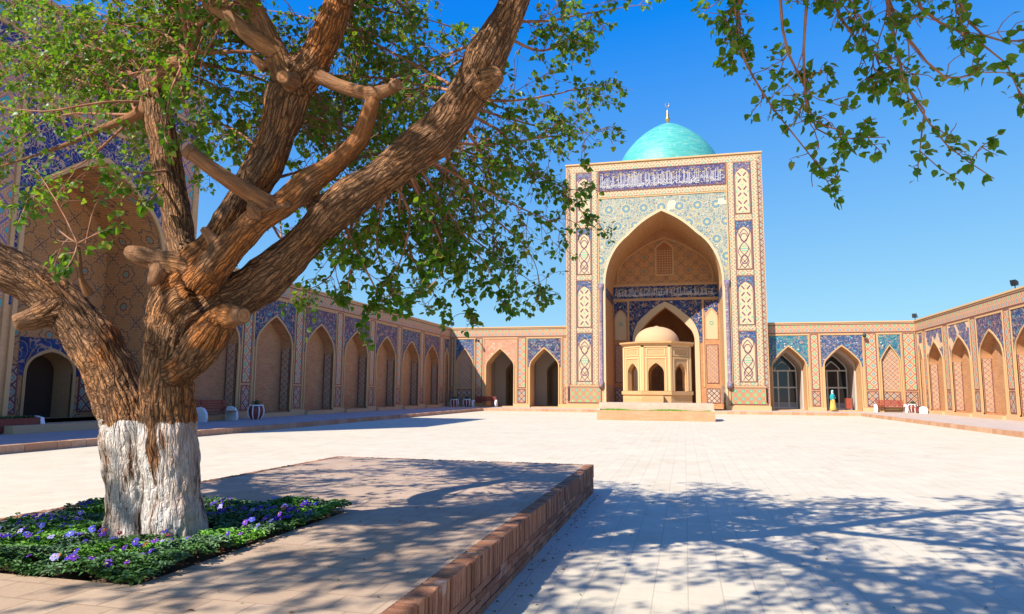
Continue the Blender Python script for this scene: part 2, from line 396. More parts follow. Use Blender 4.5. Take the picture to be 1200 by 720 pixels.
def spandrel(mb, uc, w, sp, ap, hw, z0, z1, y, mi=0):
    P = arch(uc, w, sp, ap)
    for a, b in zip(P[:-1], P[1:]): mb.poly([(a[0], y, a[1]), (b[0], y, b[1]), (b[0], y, z1), (a[0], y, z1)], mi)
    for s0, s1 in ((uc - hw, uc - w), (uc + w, uc + hw)): mb.poly([(s0, y, z0), (s1, y, z0), (s1, y, z1), (s0, y, z1)], mi)
def frame(mb, x0, x1, z0, z1, t, y0, y1, mi=0, bottom=True):
    """rectangular raised frame, outer size given; y1 is the proud face (smaller y)"""
    mb.box(x0, x0 + t, y1, y0, z0, z1, mi); mb.box(x1 - t, x1, y1, y0, z0, z1, mi)
    mb.box(x0 + t, x1 - t, y1, y0, z1 - t, z1, mi)
    if bottom: mb.box(x0 + t, x1 - t, y1, y0, z0, z0 + t, mi)
def plate(mb, x0, x1, z0, z1, y, mi=0, th=0.03): mb.box(x0, x1, y, y + th, z0, z1, mi)
def ribbon(mb, pts, w, y, mi=0, th=0.02):
    for (x0, z0), (x1, z1) in zip(pts[:-1], pts[1:]):
        dx, dz = x1 - x0, z1 - z0; L = math.hypot(dx, dz)
        if L < 1e-5: continue
        nx, nz = -dz / L * w / 2, dx / L * w / 2
        a = [(x0 + nx, y, z0 + nz), (x0 - nx, y, z0 - nz), (x1 - nx, y, z1 - nz), (x1 + nx, y, z1 + nz)]
        mb.poly(a, mi)
        b = [(p[0], y + th, p[2]) for p in a]
        for i in range(4): mb.poly([a[i], b[i], b[(i + 1) % 4], a[(i + 1) % 4]], mi)
LIMBS = {
 'left_stem': [(-4.31,4.85,0.16,0.264),(-4.33,4.85,0.34,0.248),(-4.35,4.85,0.61,0.233),(-4.38,4.85,0.95,0.229),(-4.44,4.85,1.29,0.237),(-4.58,4.82,1.6,0.219),(-4.83,4.78,1.98,0.198),(-5.14,4.7,2.34,0.184),(-5.41,4.6,2.53,0.194),(-5.84,4.5,2.74,0.185),(-6.53,4.4,3.17,0.169),(-7.62,4.3,3.92,0.145),(-8.9,4.2,5.1,0.121)],
 'left_low': [(-5.07,4.66,2.26,0.141),(-5.16,4.5,2.16,0.096),(-5.23,4.4,2.11,0.073)],
 'sprout': [(-4.72,4.6,2.36,0.048),(-4.71,4.5,2.49,0.026),(-4.69,4.45,2.65,0.021),(-4.69,4.42,2.75,0.016)],
 'right_stem': [(-3.83,4.72,0.22,0.242),(-3.84,4.72,0.4,0.227),(-3.87,4.72,0.65,0.217),(-3.92,4.72,0.97,0.203),(-3.98,4.72,1.3,0.199),(-3.99,4.7,1.64,0.196),(-3.95,4.7,1.94,0.229),(-3.89,4.72,2.17,0.275),(-3.73,4.75,2.31,0.275)],
 'bulge': [(-3.97,4.66,1.71,0.127),(-3.72,4.6,1.8,0.133),(-3.52,4.56,2.0,0.149),(-3.4,4.55,2.14,0.122),(-3.18,4.45,2.14,0.064)],
 'big_right': [(-3.92,4.75,2.18,0.222),(-3.6,4.8,2.29,0.203),(-3.27,4.85,2.48,0.175),(-2.97,4.9,2.76,0.166),(-2.65,4.92,3.08,0.166),(-2.33,4.95,3.3,0.161),(-2.02,5.0,3.54,0.174),(-1.82,5.0,3.68,0.173),(-1.62,5.0,3.96,0.155),(-1.47,5.0,4.23,0.159),(-1.33,5.0,4.52,0.141),(-1.18,5.0,4.83,0.127),(-0.86,5.05,5.47,0.119),(-0.38,5.1,6.25,0.102),(0.37,5.2,7.01,0.079)],
 'big_knob': [(-1.62,5.0,3.96,0.137),(-1.4,4.95,4.03,0.09),(-1.32,4.95,4.06,0.045)],
 'mid': [(-4.08,4.7,2.12,0.148),(-3.99,4.66,2.35,0.147),(-3.73,4.6,2.56,0.144),(-3.56,4.66,2.75,0.155),(-3.48,4.8,3.1,0.15),(-3.38,4.95,3.5,0.159),(-3.3,5.0,3.81,0.171),(-3.2,5.0,4.15,0.166),(-3.0,5.0,4.39,0.146),(-2.87,5.0,4.65,0.141),(-2.78,5.0,4.9,0.122),(-2.62,5.0,5.35,0.108),(-2.25,5.0,6.0,0.093)],
 'mid_left': [(-3.18,4.97,4.13,0.132),(-3.26,4.9,4.36,0.104),(-3.39,4.85,4.63,0.088),(-3.56,4.8,4.97,0.078),(-3.88,4.8,5.57,0.068)],
 'mid_stub': [(-3.28,4.85,4.41,0.076),(-3.48,4.75,4.55,0.065),(-3.69,4.7,4.74,0.054),(-3.81,4.68,4.81,0.049)],
 'mid_cut': [(-3.11,4.85,4.14,0.075),(-3.09,4.72,4.11,0.058)],
 'mid_spur': [(-3.39,4.9,4.3,0.05),(-3.5,4.85,4.41,0.039)],
 'second': [(-3.65,4.55,2.4,0.141),(-3.4,4.5,2.61,0.124),(-3.18,4.55,2.87,0.11),(-3.0,4.7,3.07,0.107),(-2.88,4.85,3.28,0.105),(-2.74,4.95,3.43,0.096),(-2.56,5.0,3.64,0.08),(-2.46,5.0,3.9,0.064),(-2.42,5.0,4.04,0.059)],
 'cross': [(-3.01,5.0,4.27,0.072),(-2.77,5.0,4.14,0.06),(-2.5,5.0,4.04,0.064),(-2.31,4.95,4.02,0.058),(-2.2,4.9,4.03,0.052)],
 'back': [(-3.97,4.95,2.5,0.126),(-4.34,5.2,2.83,0.134),(-4.54,5.3,3.22,0.132),(-4.66,5.3,3.63,0.14),(-4.77,5.3,4.06,0.13),(-4.88,5.3,4.45,0.137),(-4.93,5.3,4.6,0.11)],
 'back_top': [(-4.86,5.3,4.45,0.112),(-4.62,5.2,4.59,0.079),(-4.34,5.1,4.66,0.054),(-4.18,5.0,4.85,0.041)],
 'back_left': [(-4.9,5.3,4.41,0.075),(-4.96,5.2,4.17,0.055),(-5.24,5.1,4.02,0.036),(-5.6,5.0,3.83,0.024),(-6.16,4.9,3.65,0.018)],
 'burl': [(-3.74,4.55,2.55,0.101),(-3.95,4.5,2.59,0.091),(-4.08,4.42,2.62,0.086),(-4.18,4.38,2.67,0.05)],
 'burl_low': [(-3.95,4.5,2.59,0.061),(-3.94,4.42,2.44,0.055),(-3.94,4.4,2.38,0.03)],
 'cut_stub': [(-3.08,4.55,3.02,0.075),(-3.18,4.4,3.09,0.068),(-3.34,4.3,3.2,0.063),(-3.51,4.2,3.34,0.058)],
 'nub': [(-3.4,4.5,2.61,0.069),(-3.5,4.45,2.77,0.045),(-3.53,4.4,2.81,0.03)],
 'nub2': [(-3.13,4.5,2.9,0.049),(-3.13,4.4,2.97,0.029)],
 'dead': [(-2.91,4.6,3.01,0.03),(-2.99,4.4,2.92,0.019),(-3.06,4.35,2.89,0.014)],
 'rear': [(-3.56,4.8,4.97,0.1),(-3.9,3.9,5.2,0.1),(-4.6,2.9,5.6,0.095),(-5.2,1.6,5.7,0.085),(-5.6,0.2,5.8,0.07),(-5.9,-1.3,6.1,0.05)],
 'over_near': [(-3.9,3.9,5.2,0.075),(-2.9,2.7,5.5,0.08),(-1.8,1.6,5.6,0.075),(-0.6,1.15,5.4,0.07),(0.6,1.45,5.5,0.06),(1.6,2.2,5.45,0.045),(2.6,2.1,5.9,0.03)],
 'over_back': [(-2.9,2.7,5.5,0.06),(-2.4,1.4,5.7,0.06),(-2.0,0.3,5.6,0.055),(-1.0,-0.5,5.7,0.05),(0.2,-0.6,5.6,0.04),(1.4,-0.2,5.8,0.03)],
 'rear_left': [(-6.53,4.4,3.17,0.13),(-7.6,3.6,4.4,0.11),(-8.1,2.4,4.9,0.09),(-8.4,1.0,5.3,0.07),(-8.6,-0.6,5.6,0.05)],
 'overhead': [(-2.78,5.0,4.9,0.12),(-1.9,4.1,5.35,0.085),(-1.0,3.4,5.65,0.08),(0.1,3.3,5.5,0.07),(1.1,2.8,5.45,0.06),(2.3,3.2,5.3,0.05),(3.4,2.8,5.6,0.035),(4.6,2.9,5.9,0.02)],
}
BOUGHS = [[(-4.89,5.3,4.54),(-5.62,5.5,5.03),(-6.73,5.8,5.29),(-7.8,6.0,5.17)],[(-4.87,5.3,4.56),(-5.53,5.6,5.25),(-6.66,6.0,5.92),(-8.02,6.4,6.21)],[(-4.9,5.3,4.41),(-5.91,5.6,4.74),(-7.44,6.2,5.49),(-8.94,6.6,6.09)],[(-4.96,5.2,4.17),(-5.72,5.4,3.83),(-6.24,5.5,3.72),(-6.74,5.5,3.39)],[(-4.92,5.3,4.33),(-5.06,4.9,4.17),(-5.49,4.7,4.05),(-6.06,4.6,4.14)],[(-4.62,5.2,4.59),(-4.56,5.6,4.64),(-4.35,6.0,4.52),(-4.25,6.3,4.59)],[(-4.34,5.1,4.66),(-4.16,4.7,4.07),(-3.99,4.5,3.61),(-3.85,4.45,3.37)],[(-4.44,5.1,4.61),(-3.93,4.6,3.86),(-3.63,4.45,3.53)],[(-4.58,5.2,3.59),(-4.44,4.7,3.42),(-4.51,4.5,3.4),(-4.75,4.4,3.42)],[(-4.62,5.2,3.48),(-4.33,4.7,3.12),(-4.32,4.4,3.28),(-4.47,4.4,3.12)],[(-3.52,4.9,4.79),(-4.34,5.4,5.0),(-5.37,6.0,5.55),(-6.58,6.5,6.3)],[(-3.56,4.8,4.97),(-4.38,5.2,5.16),(-5.31,5.6,5.13),(-6.39,6.0,5.57)],[(-3.56,4.8,4.97),(-3.93,4.8,4.48),(-3.9,4.7,4.05),(-3.64,4.6,3.76)],[(-3.39,5.1,3.55),(-4.23,5.6,4.13),(-4.95,6.0,4.34),(-5.72,6.4,4.26)],[(-3.36,5.1,3.86),(-4.33,6.0,4.29),(-5.2,6.6,4.39),(-5.72,7.0,4.04)],[(-3.27,5.1,4.0),(-3.08,6.0,4.18),(-2.88,6.8,4.66),(-2.64,7.2,5.53)],[(-2.77,5.0,3.44),(-2.98,6.0,4.0),(-3.0,6.6,4.88),(-3.1,7.0,5.91)],[(-2.93,5.1,4.71),(-2.83,5.8,5.03),(-2.53,6.4,4.93),(-2.48,6.8,4.63)],[(-2.78,5.0,4.9),(-2.75,5.8,5.28),(-2.23,6.6,5.47),(-2.06,7.0,5.27)],[(-2.78,5.0,4.9),(-3.21,6.4,5.2),(-3.34,6.6,4.53),(-3.36,6.8,4.02)],[(-2.62,5.0,5.19),(-2.65,6.2,5.4),(-2.7,6.6,4.95),(-2.67,6.8,4.45)],[(-3.49,5.0,3.23),(-3.87,6.0,3.1),(-4.39,6.6,3.74),(-4.94,6.8,3.22)],[(-3.34,5.0,3.37),(-3.53,6.0,3.77),(-3.56,6.6,3.68),(-3.97,7.0,3.32)],[(-1.94,5.1,3.66),(-1.78,5.8,3.71),(-1.43,6.4,3.71),(-0.84,7.0,3.34)],[(-1.89,5.1,3.62),(-1.56,5.6,3.74),(-1.14,6.2,4.02),(-0.65,6.8,4.27)],[(-1.65,5.1,3.96),(-1.41,5.6,4.13),(-1.04,6.1,4.39),(-0.56,6.6,4.7)],[(-1.65,5.1,3.89),(-1.51,6.0,4.12),(-1.16,6.8,4.32),(-0.86,7.3,4.88)],[(-1.67,5.1,3.85),(-1.54,5.8,3.89),(-1.26,6.4,3.61),(-0.93,7.0,3.59)],[(-2.0,5.1,3.48),(-1.77,5.8,3.27),(-1.43,6.4,2.9),(-1.41,6.8,2.49)],[(-2.0,5.1,3.48),(-1.68,5.5,3.33),(-1.16,5.9,3.1),(-1.04,6.1,2.95)],[(-2.07,5.1,3.42),(-1.86,5.6,2.99),(-1.67,5.9,2.66),(-1.54,6.2,2.3)],[(-2.14,5.1,3.39),(-2.1,5.6,3.08),(-1.98,6.0,2.53),(-1.88,6.2,2.27)],[(-2.17,5.0,3.29),(-2.33,5.4,2.97),(-2.17,5.6,2.55),(-1.99,5.8,2.3)],[(-2.28,5.0,3.26),(-2.52,5.3,2.88),(-2.53,5.5,2.62),(-2.32,5.6,2.29)],[(-2.32,5.0,3.23),(-2.55,5.2,2.93),(-2.75,5.3,2.67),(-2.87,5.4,2.39)],[(-2.54,5.0,3.1),(-2.94,5.5,2.79),(-3.21,5.7,2.6),(-3.64,5.9,2.52)],[(-2.25,5.0,3.26),(-2.17,5.2,3.06),(-2.28,5.3,2.65),(-2.5,5.3,2.37)],[(-2.1,5.0,3.32),(-1.94,5.4,2.73),(-2.05,5.3,2.43),(-2.23,5.2,2.38)],[(-2.69,5.0,3.0),(-2.54,5.2,2.57),(-2.5,5.3,2.37),(-2.66,5.3,2.22)],[(-1.36,5.1,4.58),(-1.09,5.5,4.77),(-0.77,5.9,5.03),(-0.25,6.4,5.36)],[(-1.39,5.1,4.48),(-1.18,5.6,4.56),(-1.02,6.0,4.82),(-0.84,6.4,5.28)],[(-4.61,4.42,2.75),(-4.54,4.4,3.05),(-4.47,4.4,3.15),(-4.42,4.4,3.29)],[(-4.69,4.42,2.75),(-4.86,4.4,2.86),(-5.15,4.4,3.16),(-5.18,4.3,2.92)],[(-4.69,4.42,2.75),(-4.44,4.4,2.84),(-4.28,4.4,2.9)],[(-4.69,4.42,2.75),(-4.65,4.35,2.6),(-4.67,4.3,2.49)],[(-4.67,4.42,2.72),(-5.09,4.5,3.22),(-5.51,4.6,3.55)],[(-4.89,5.3,4.54),(-6.54,5.98,5.3),(-8.45,6.65,5.99)],[(-4.34,5.1,4.66),(-4.99,5.72,4.62),(-5.67,6.33,4.34)],[(-4.62,5.2,4.59),(-6.84,5.86,5.5),(-8.94,6.52,5.85)],[(-4.18,5.0,4.85),(-4.98,5.06,5.31),(-6.34,5.11,5.41)],[(-3.56,4.8,4.97),(-4.04,4.94,4.72),(-4.36,5.09,4.14)],[(-4.96,5.2,4.17),(-6.4,5.58,4.4),(-7.56,5.96,4.01)],[(-4.89,5.3,4.54),(-6.29,5.74,5.07),(-7.97,6.18,5.41)],[(-4.34,5.1,4.66),(-4.75,5.1,4.94),(-5.54,5.1,5.13)],[(-4.62,5.2,4.59),(-5.54,6.36,5.78),(-6.92,7.52,6.58)],[(-4.18,5.0,4.85),(-5.46,5.95,5.63),(-6.4,6.9,6.01)],[(-3.56,4.8,4.97),(-4.78,6.1,5.88),(-6.62,7.4,6.5)],[(-4.96,5.2,4.17),(-5.61,5.6,4.74),(-6.87,6.0,5.16)],[(-4.89,5.3,4.54),(-6.63,6.08,5.8),(-9.43,6.87,7.03)],[(-4.34,5.1,4.66),(-5.94,6.02,5.29),(-7.41,6.95,5.39)],[(-4.62,5.2,4.59),(-5.28,5.33,4.63),(-5.63,5.47,4.41)],[(-4.18,5.0,4.85),(-4.95,5.78,5.46),(-5.53,6.55,5.99)],[(-3.56,4.8,4.97),(-6.08,5.91,5.32),(-9.18,7.02,4.85)],[(-4.96,5.2,4.17),(-6.14,6.35,4.81),(-7.14,7.49,4.62)],[(-4.89,5.3,4.54),(-5.51,6.3,5.45),(-6.0,7.3,6.15)],[(-3.1,5.0,4.25),(-3.88,5.65,4.33),(-4.28,6.29,3.84)],[(-2.78,5.0,4.9),(-3.25,6.25,5.25),(-3.12,7.51,5.19)],[(-3.36,5.1,3.86),(-3.99,5.7,4.48),(-4.21,6.31,4.93)],[(-1.39,5.1,4.48),(-1.96,6.22,4.34),(-2.58,7.34,3.77)],[(-1.66,5.1,4.0),(-2.23,6.21,4.54),(-2.39,7.31,4.92)],[(-2.77,5.0,3.44),(-2.89,6.29,4.02),(-2.9,7.59,4.36)],[(-3.1,5.0,4.25),(-3.24,5.78,4.21),(-3.32,6.55,3.92)],[(-2.78,5.0,4.9),(-2.77,6.12,5.6),(-3.06,7.23,6.33)],[(-3.36,5.1,3.86),(-3.62,6.32,4.42),(-3.79,7.53,4.82)],[(-1.39,5.1,4.48),(-2.92,6.37,4.47),(-4.54,7.63,4.04)],[(-1.66,5.1,4.0),(-3.41,5.95,5.3),(-5.36,6.8,6.35)],[(-2.77,5.0,3.44),(-3.18,5.98,4.69),(-3.34,6.97,5.9)],[(-3.1,5.0,4.25),(-3.84,5.67,5.08),(-4.51,6.33,5.6)],[(-2.78,5.0,4.9),(-3.17,6.14,5.84),(-3.89,7.28,6.37)],[(-3.36,5.1,3.86),(-3.4,5.97,5.11),(-2.81,6.83,6.06)],[(-1.39,5.1,4.48),(-2.75,5.78,4.53),(-4.67,6.46,4.32)],[(-1.66,5.1,4.0),(-3.04,5.83,4.63),(-5.3,6.56,5.24)],[(-2.77,5.0,3.44),(-3.72,6.35,4.44),(-4.25,7.71,5.2)],[(-3.1,5.0,4.25),(-3.81,6.37,4.76),(-4.23,7.74,4.68)],[(-2.78,5.0,4.9),(-2.94,5.6,4.97),(-3.3,6.11,4.42)],[(-1.94,5.1,3.66),(-2.49,6.14,3.73),(-2.77,7.19,3.62)],[(-2.22,5.1,3.36),(-2.81,5.96,3.3),(-3.42,6.82,2.85)],[(-2.44,5.1,3.23),(-2.86,5.7,3.22),(-3.32,6.31,2.99)],[(-1.71,5.1,3.78),(-1.91,5.39,3.61),(-2.08,5.68,3.3)],[(-1.94,5.1,3.66),(-1.86,5.93,3.34),(-1.65,6.76,2.78)],[(-2.22,5.1,3.36),(-2.2,5.86,3.33),(-2.46,6.61,3.23)],[(-2.44,5.1,3.23),(-2.27,5.92,3.41),(-2.25,6.75,3.24)],[(-1.71,5.1,3.78),(-1.67,5.88,3.53),(-1.83,6.67,2.85)],[(-1.94,5.1,3.66),(-1.96,6.08,3.83),(-1.79,7.07,3.64)],[(-2.22,5.1,3.36),(-2.08,6.14,3.15),(-1.42,7.18,2.64)],[(-2.44,5.1,3.23),(-2.39,5.47,3.22),(-2.35,5.83,3.16)],[(-1.71,5.1,3.78),(-2.21,5.94,3.35),(-2.74,6.79,2.65)]]
HANGING = [[(0.39,3.5,4.11),(0.35,3.7,3.81),(0.34,3.8,3.52),(0.47,3.9,3.26),(0.6,3.95,3.07),(0.75,4.0,2.88),(0.87,4.0,2.64)],[(0.58,3.5,4.13),(0.55,3.7,3.69),(0.59,3.8,3.44),(0.69,3.9,3.28),(0.74,3.9,3.04),(0.93,4.0,3.01),(1.1,4.0,3.0)],[(0.7,3.4,3.98),(0.65,3.6,3.52),(0.65,3.7,3.25),(0.68,3.8,3.05),(0.83,3.8,2.97),(0.78,3.8,2.76)],[(0.69,3.4,3.89),(0.81,3.6,3.5),(1.04,3.7,3.27),(1.2,3.8,3.07),(1.16,3.8,2.87),(1.33,3.85,2.71)],[(0.88,3.4,3.82),(1.07,3.5,3.32),(1.27,3.6,3.13),(1.42,3.6,3.14),(1.63,3.6,3.11)],[(1.07,3.4,3.79),(1.15,3.5,3.44),(1.36,3.6,3.34),(1.53,3.6,3.15),(1.6,3.6,2.89)],[(0.95,3.4,3.72),(1.03,3.5,3.24),(1.13,3.6,3.02),(1.29,3.7,2.82),(1.48,3.7,2.64)],[(1.18,3.4,3.81),(1.3,3.5,3.47),(1.43,3.6,3.33),(1.59,3.6,3.29),(1.75,3.6,3.29)],[(0.47,3.5,4.0),(0.3,3.6,3.76),(0.31,3.7,3.57),(0.27,3.7,3.33)],[(0.85,3.4,3.87),(0.81,3.5,3.58),(0.91,3.6,3.44),(0.86,3.6,3.31)]]
# ------------------------------------------------------------------ arcades
H = 7.1; ZF = 6.15; SP = 3.75; AP = 5.2; DZ = 1.62
def panel(parent, x0, x1, z0, z1, mat, y=-0.02, name='tile_panel', line=True):
    p = MB(); plate(p, x0, x1, z0, z1, y, 0, 0.04); o = p.build(name, mat, parent)
    if line:
        f = MB(); frame(f, x0 - 0.045, x1 + 0.045, z0 - 0.045, z1 + 0.045, 0.06, y + 0.02, y - 0.012); f.build('tile_border', MT['line'], o)
    return o
def arcade(name, label, loc, rotz, L, bays, back=8.0, ends=(0, 0)):
    """bays: (centre, half width, kind, spandrel material); front is local y=0 facing -y"""
    t = thing(name, label, 'arcade', loc, rotz)
    ops = []
    for uc, w, kind, sm in bays:
        ops.append((uc, w, {'blind': 0.0, 'niche': 0.22, 'narrow': 0.0}.get(kind, 0.06), SP - 0.15 if w > 1 else SP + 0.25, AP))
    mb = MB(); wall_front(mb, 0, L, 0, H, 0, ops)
    mb.poly([(0, 0, H), (L, 0, H), (L, back, H), (0, back, H)])
    mb.poly([(0, back, 0), (L, back, 0), (L, back, H), (0, back, H)])
    mb.poly([(0, 0, 0), (0, back, 0), (0, back, H), (0, 0, H)]); mb.poly([(L, 0, 0), (L, back, 0), (L, back, H), (L, 0, H)])
    mb.build('wall', MT['brick'], t)
    c = MB(); c.box(0, L, -0.09, 0.35, H, H + 0.10); c.box(0, L, -0.035, 0.0, H - 0.10, H - 0.02)
    c.build('coping', MT['coping'], t)
    fz = MB(); plate(fz, 0.05, L - 0.05, ZF + 0.2, H - 0.17, -0.02, 0, 0.03); fo = fz.build('frieze', MT['frieze'], t)
    fl = MB(); fl.box(0.05, L - 0.05, -0.035, 0.0, ZF + 0.135, ZF + 0.185); fl.box(0.05, L - 0.05, -0.035, 0.0, H - 0.155, H - 0.115); fl.build('tile_border', MT['line'], fo)
    pl = MB(); x = 0
    for uc, w, *_ in sorted(bays):
        if uc - w - x > 0.05: pl.box(x, uc - w - 0.0, -0.12, 0.0, 0, 0.30)
        x = uc + w
    if L - x > 0.05: pl.box(x, L, -0.12, 0.0, 0, 0.30)
    each('plinth', MT['coping'], t, pl)
    edges = [0.0]
    for (uc, w, kind, sm), (_, _, zb, sp, ap) in zip(bays, ops):
        g = 0.10 if w > 1 else 0.08
        hw = w + (0.26 if w > 1 else 0.16)
        tr = MB(); trim(tr, uc, w, zb if zb else 0.31, sp, ap, g, 0.0, -0.06)
        tr.build('arch_moulding', MT['trim'], t)
        if kind != 'blind' or True:
            sb = MB(); spandrel(sb, uc, w + g, sp, ap + g * 1.25, hw - 0.04, sp - 0.05, ZF - 0.06, -0.012)
            sb.build('spandrel_tiles', MT[sm], t)
        fr = MB(); frame(fr, uc - hw - 0.06, uc + hw + 0.06, 0.31, ZF + 0.04, 0.075, 0.0, -0.05, bottom=False)
        fr.build('bay_frame', MT['trim'], t)
        edges += [uc - hw - 0.06, uc + hw + 0.06]
        if kind == 'niche':
            d = 0.62
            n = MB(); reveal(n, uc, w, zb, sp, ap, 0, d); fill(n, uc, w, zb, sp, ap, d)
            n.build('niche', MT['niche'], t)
            for s in (-1, 1):
                rv = MB(); rl = MB(); xa = uc + s * (w - 0.015)
                rv.box(min(xa, xa - s * 0.012), max(xa, xa - s * 0.012), 0.10, d - 0.08, zb + 0.12, sp - 0.02)
                ro = rv.build('reveal_tiles', MT['reveal'], t)
                xa = uc + s * (w - 0.03)
                for yy in (0.07, d - 0.08): rl.box(min(xa, xa - s * 0.01), max(xa, xa - s * 0.01), yy, yy + 0.035, zb + 0.1, sp + 0.02)
                rl.build('tile_border', MT['line'], ro)
            st = MB(); st.box(uc - w, uc + w, -0.30, 0.0, 0, 0.20); st.build('step', MT['coping'], t)
        elif kind == 'door_niche':
            pass
        elif kind in ('blind', 'narrow'):
            d = 0.16 if kind == 'blind' else 0.22
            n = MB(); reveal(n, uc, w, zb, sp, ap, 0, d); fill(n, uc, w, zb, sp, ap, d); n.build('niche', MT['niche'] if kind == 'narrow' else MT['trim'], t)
            if kind == 'blind':
                q = MB(); fill(q, uc, w - 0.05, DZ + 0.1, sp, ap - 0.08, d - 0.015); q.build('tile_field', MT['reveal'], t)
                panel(t, uc - w + 0.08, uc + w - 0.08, 0.4, DZ - 0.06, MT['lozenge_small'], d - 0.02)
        elif kind == 'gallery':
            d = 1.7; D2 = d + 3.2; hw2 = w + 0.5
            n = MB(); reveal(n, uc, w, 0.06, sp, ap, 0, d); n.build('arch_reveal', MT['brick'], t)
            r = MB(); wi, si, ai, off = w * 0.80, 3.3, 4.5, 0.30
            wall_front(r, uc - hw2, uc + hw2, 0, 6, d + 0.002, [(uc, w, 0.06, sp, ap)])
            wall_front(r, uc - hw2, uc + hw2, 0, 6, D2, [(uc + off, wi, 0.08, si, ai)])
            reveal(r, uc + off, wi, 0.08, si, ai, D2, D2 + 1.2); fill(r, uc + off, wi, 0.08, si, ai, D2 + 3.0)
            for s in (-1, 1): r.poly([(uc + s * hw2, d, 0), (uc + s * hw2, D2, 0), (uc + s * hw2, D2, 6), (uc + s * hw2, d, 6)])
            r.poly([(uc - hw2, d, 6), (uc + hw2, d, 6), (uc + hw2, D2, 6), (uc - hw2, D2, 6)])
            r.build('gallery_room', MT['plaster'], t)
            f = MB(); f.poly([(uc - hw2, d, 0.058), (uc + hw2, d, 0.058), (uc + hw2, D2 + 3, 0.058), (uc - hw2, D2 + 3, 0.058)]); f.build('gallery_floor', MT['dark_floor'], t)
        elif kind == 'glazed':
            d = 1.7; D2 = d + 2.6; wi, si, ai = w - 0.10, sp - 0.25, ap - 0.35
            n = MB(); reveal(n, uc, w, 0.06, sp, ap, 0, d); n.build('arch_reveal', MT['brick'], t)
            r = MB(); wall_front(r, uc - w, uc + w, 0, ap + 0.1, d - 0.001, [(uc, wi, 0.07, si, ai)]); reveal(r, uc, wi, 0.07, si, ai, d, D2 + 0.2); r.build('inner_reveal', MT['plaster'], t)
            dx0, dx1 = uc - wi, uc + wi
            q = MB(); fill(q, uc, wi, 0.08, si, ai, D2 + 0.06)
            dr = q.build('glass_door', MT['glass'], t)
            fm = MB()
            for xx in (dx0, uc - wi * 0.36, uc + wi * 0.36, dx1 - 0.1): fm.box(xx, xx + 0.10, D2 - 0.02, D2 + 0.04, 0.08, si)
            for zz in (0.08, 1.85, si - 0.05): fm.box(dx0, dx1, D2 - 0.035, D2 + 0.02, zz, zz + 0.12)
            trim(fm, uc, wi - 0.1, si, si, ai - 0.12, 0.1, D2 + 0.04, D2 - 0.02)
            trim(fm, uc, wi * 0.5, si, si, si + 0.75, 0.08, D2 + 0.04, D2 - 0.02)
            fm.build('door_frame', MT['white_paint'], dr)
            lp = MB(); lp.box(dx0 + 0.09, dx1 - 0.1, D2 - 0.01, D2 + 0.03, 0.18, 0.62); lp.build('door_panel', MT['door_paint'], dr)
    edges.append(L)
    for a, b in zip(edges[0::2], edges[1::2]):
        if b - a > 0.32:
            x0, x1 = a + 0.12, b - 0.12
            panel(t, x0, x1, DZ + 0.13, ZF + 0.02, MT['lozenge'], name='pier_tiles')
            panel(t, x0, x1, 0.42, DZ - 0.05, MT['lozenge_small'], name='dado_tiles')
    return t

XL, XR, YF = -20.87, 17.77, 60.34
lb = [(2.1 + 4.68 * i, 1.6, 'niche', ('blue', 'blue', 'blue2', 'blue2', 'blue2', 'blue', 'blue2')[i]) for i in range(7)]
lb.append((33.9, 0.5, 'narrow', 'blue'))
arcade('arcade_wing', 'long shaded arcade of seven tall brick niches with blue tiled spandrels behind the tree', (XL, 25.4, 0.2), R(90), 34.94, lb)
arcade('arcade_wing', 'short sunlit arcade with pink and blue tiles over two open dark arches', (XL, YF, 0.2), 0, 10.99,
       [(1.42, 0.74, 'blind', 'azure'), (4.75, 1.27, 'gallery', 'pink'), (8.82, 1.27, 'gallery', 'blue')])
arcade('arcade_wing', 'sunlit arcade with two glazed white-framed doors in pointed arches beside the tall portal', (6.67, YF, 0.2), 0, 11.10,
       [(1.68, 1.27, 'glazed', 'teal'), (5.68, 1.32, 'glazed', 'azure'), (9.20, 0.66, 'blind', 'teal')])
arcade('arcade_wing', 'sunlit brick arcade of narrow pointed niches with partly lost purple spandrel tiles', (XR, YF, 0.2), R(-90), 46.0,
       [(1.1, 0.42, 'narrow', 'worn'), (4.15, 1.5, 'niche', 'worn'), (8.85, 1.6, 'niche', 'worn'), (13.6, 1.6, 'niche', 'blue2'), (18.35, 1.6, 'niche', 'blue'),
        (23.1, 1.6, 'niche', 'blue2'), (27.85, 1.6, 'niche', 'blue'), (32.6, 1.6, 'niche', 'blue'), (37.35, 1.6, 'niche', 'blue'), (42.1, 1.6, 'niche', 'blue')])

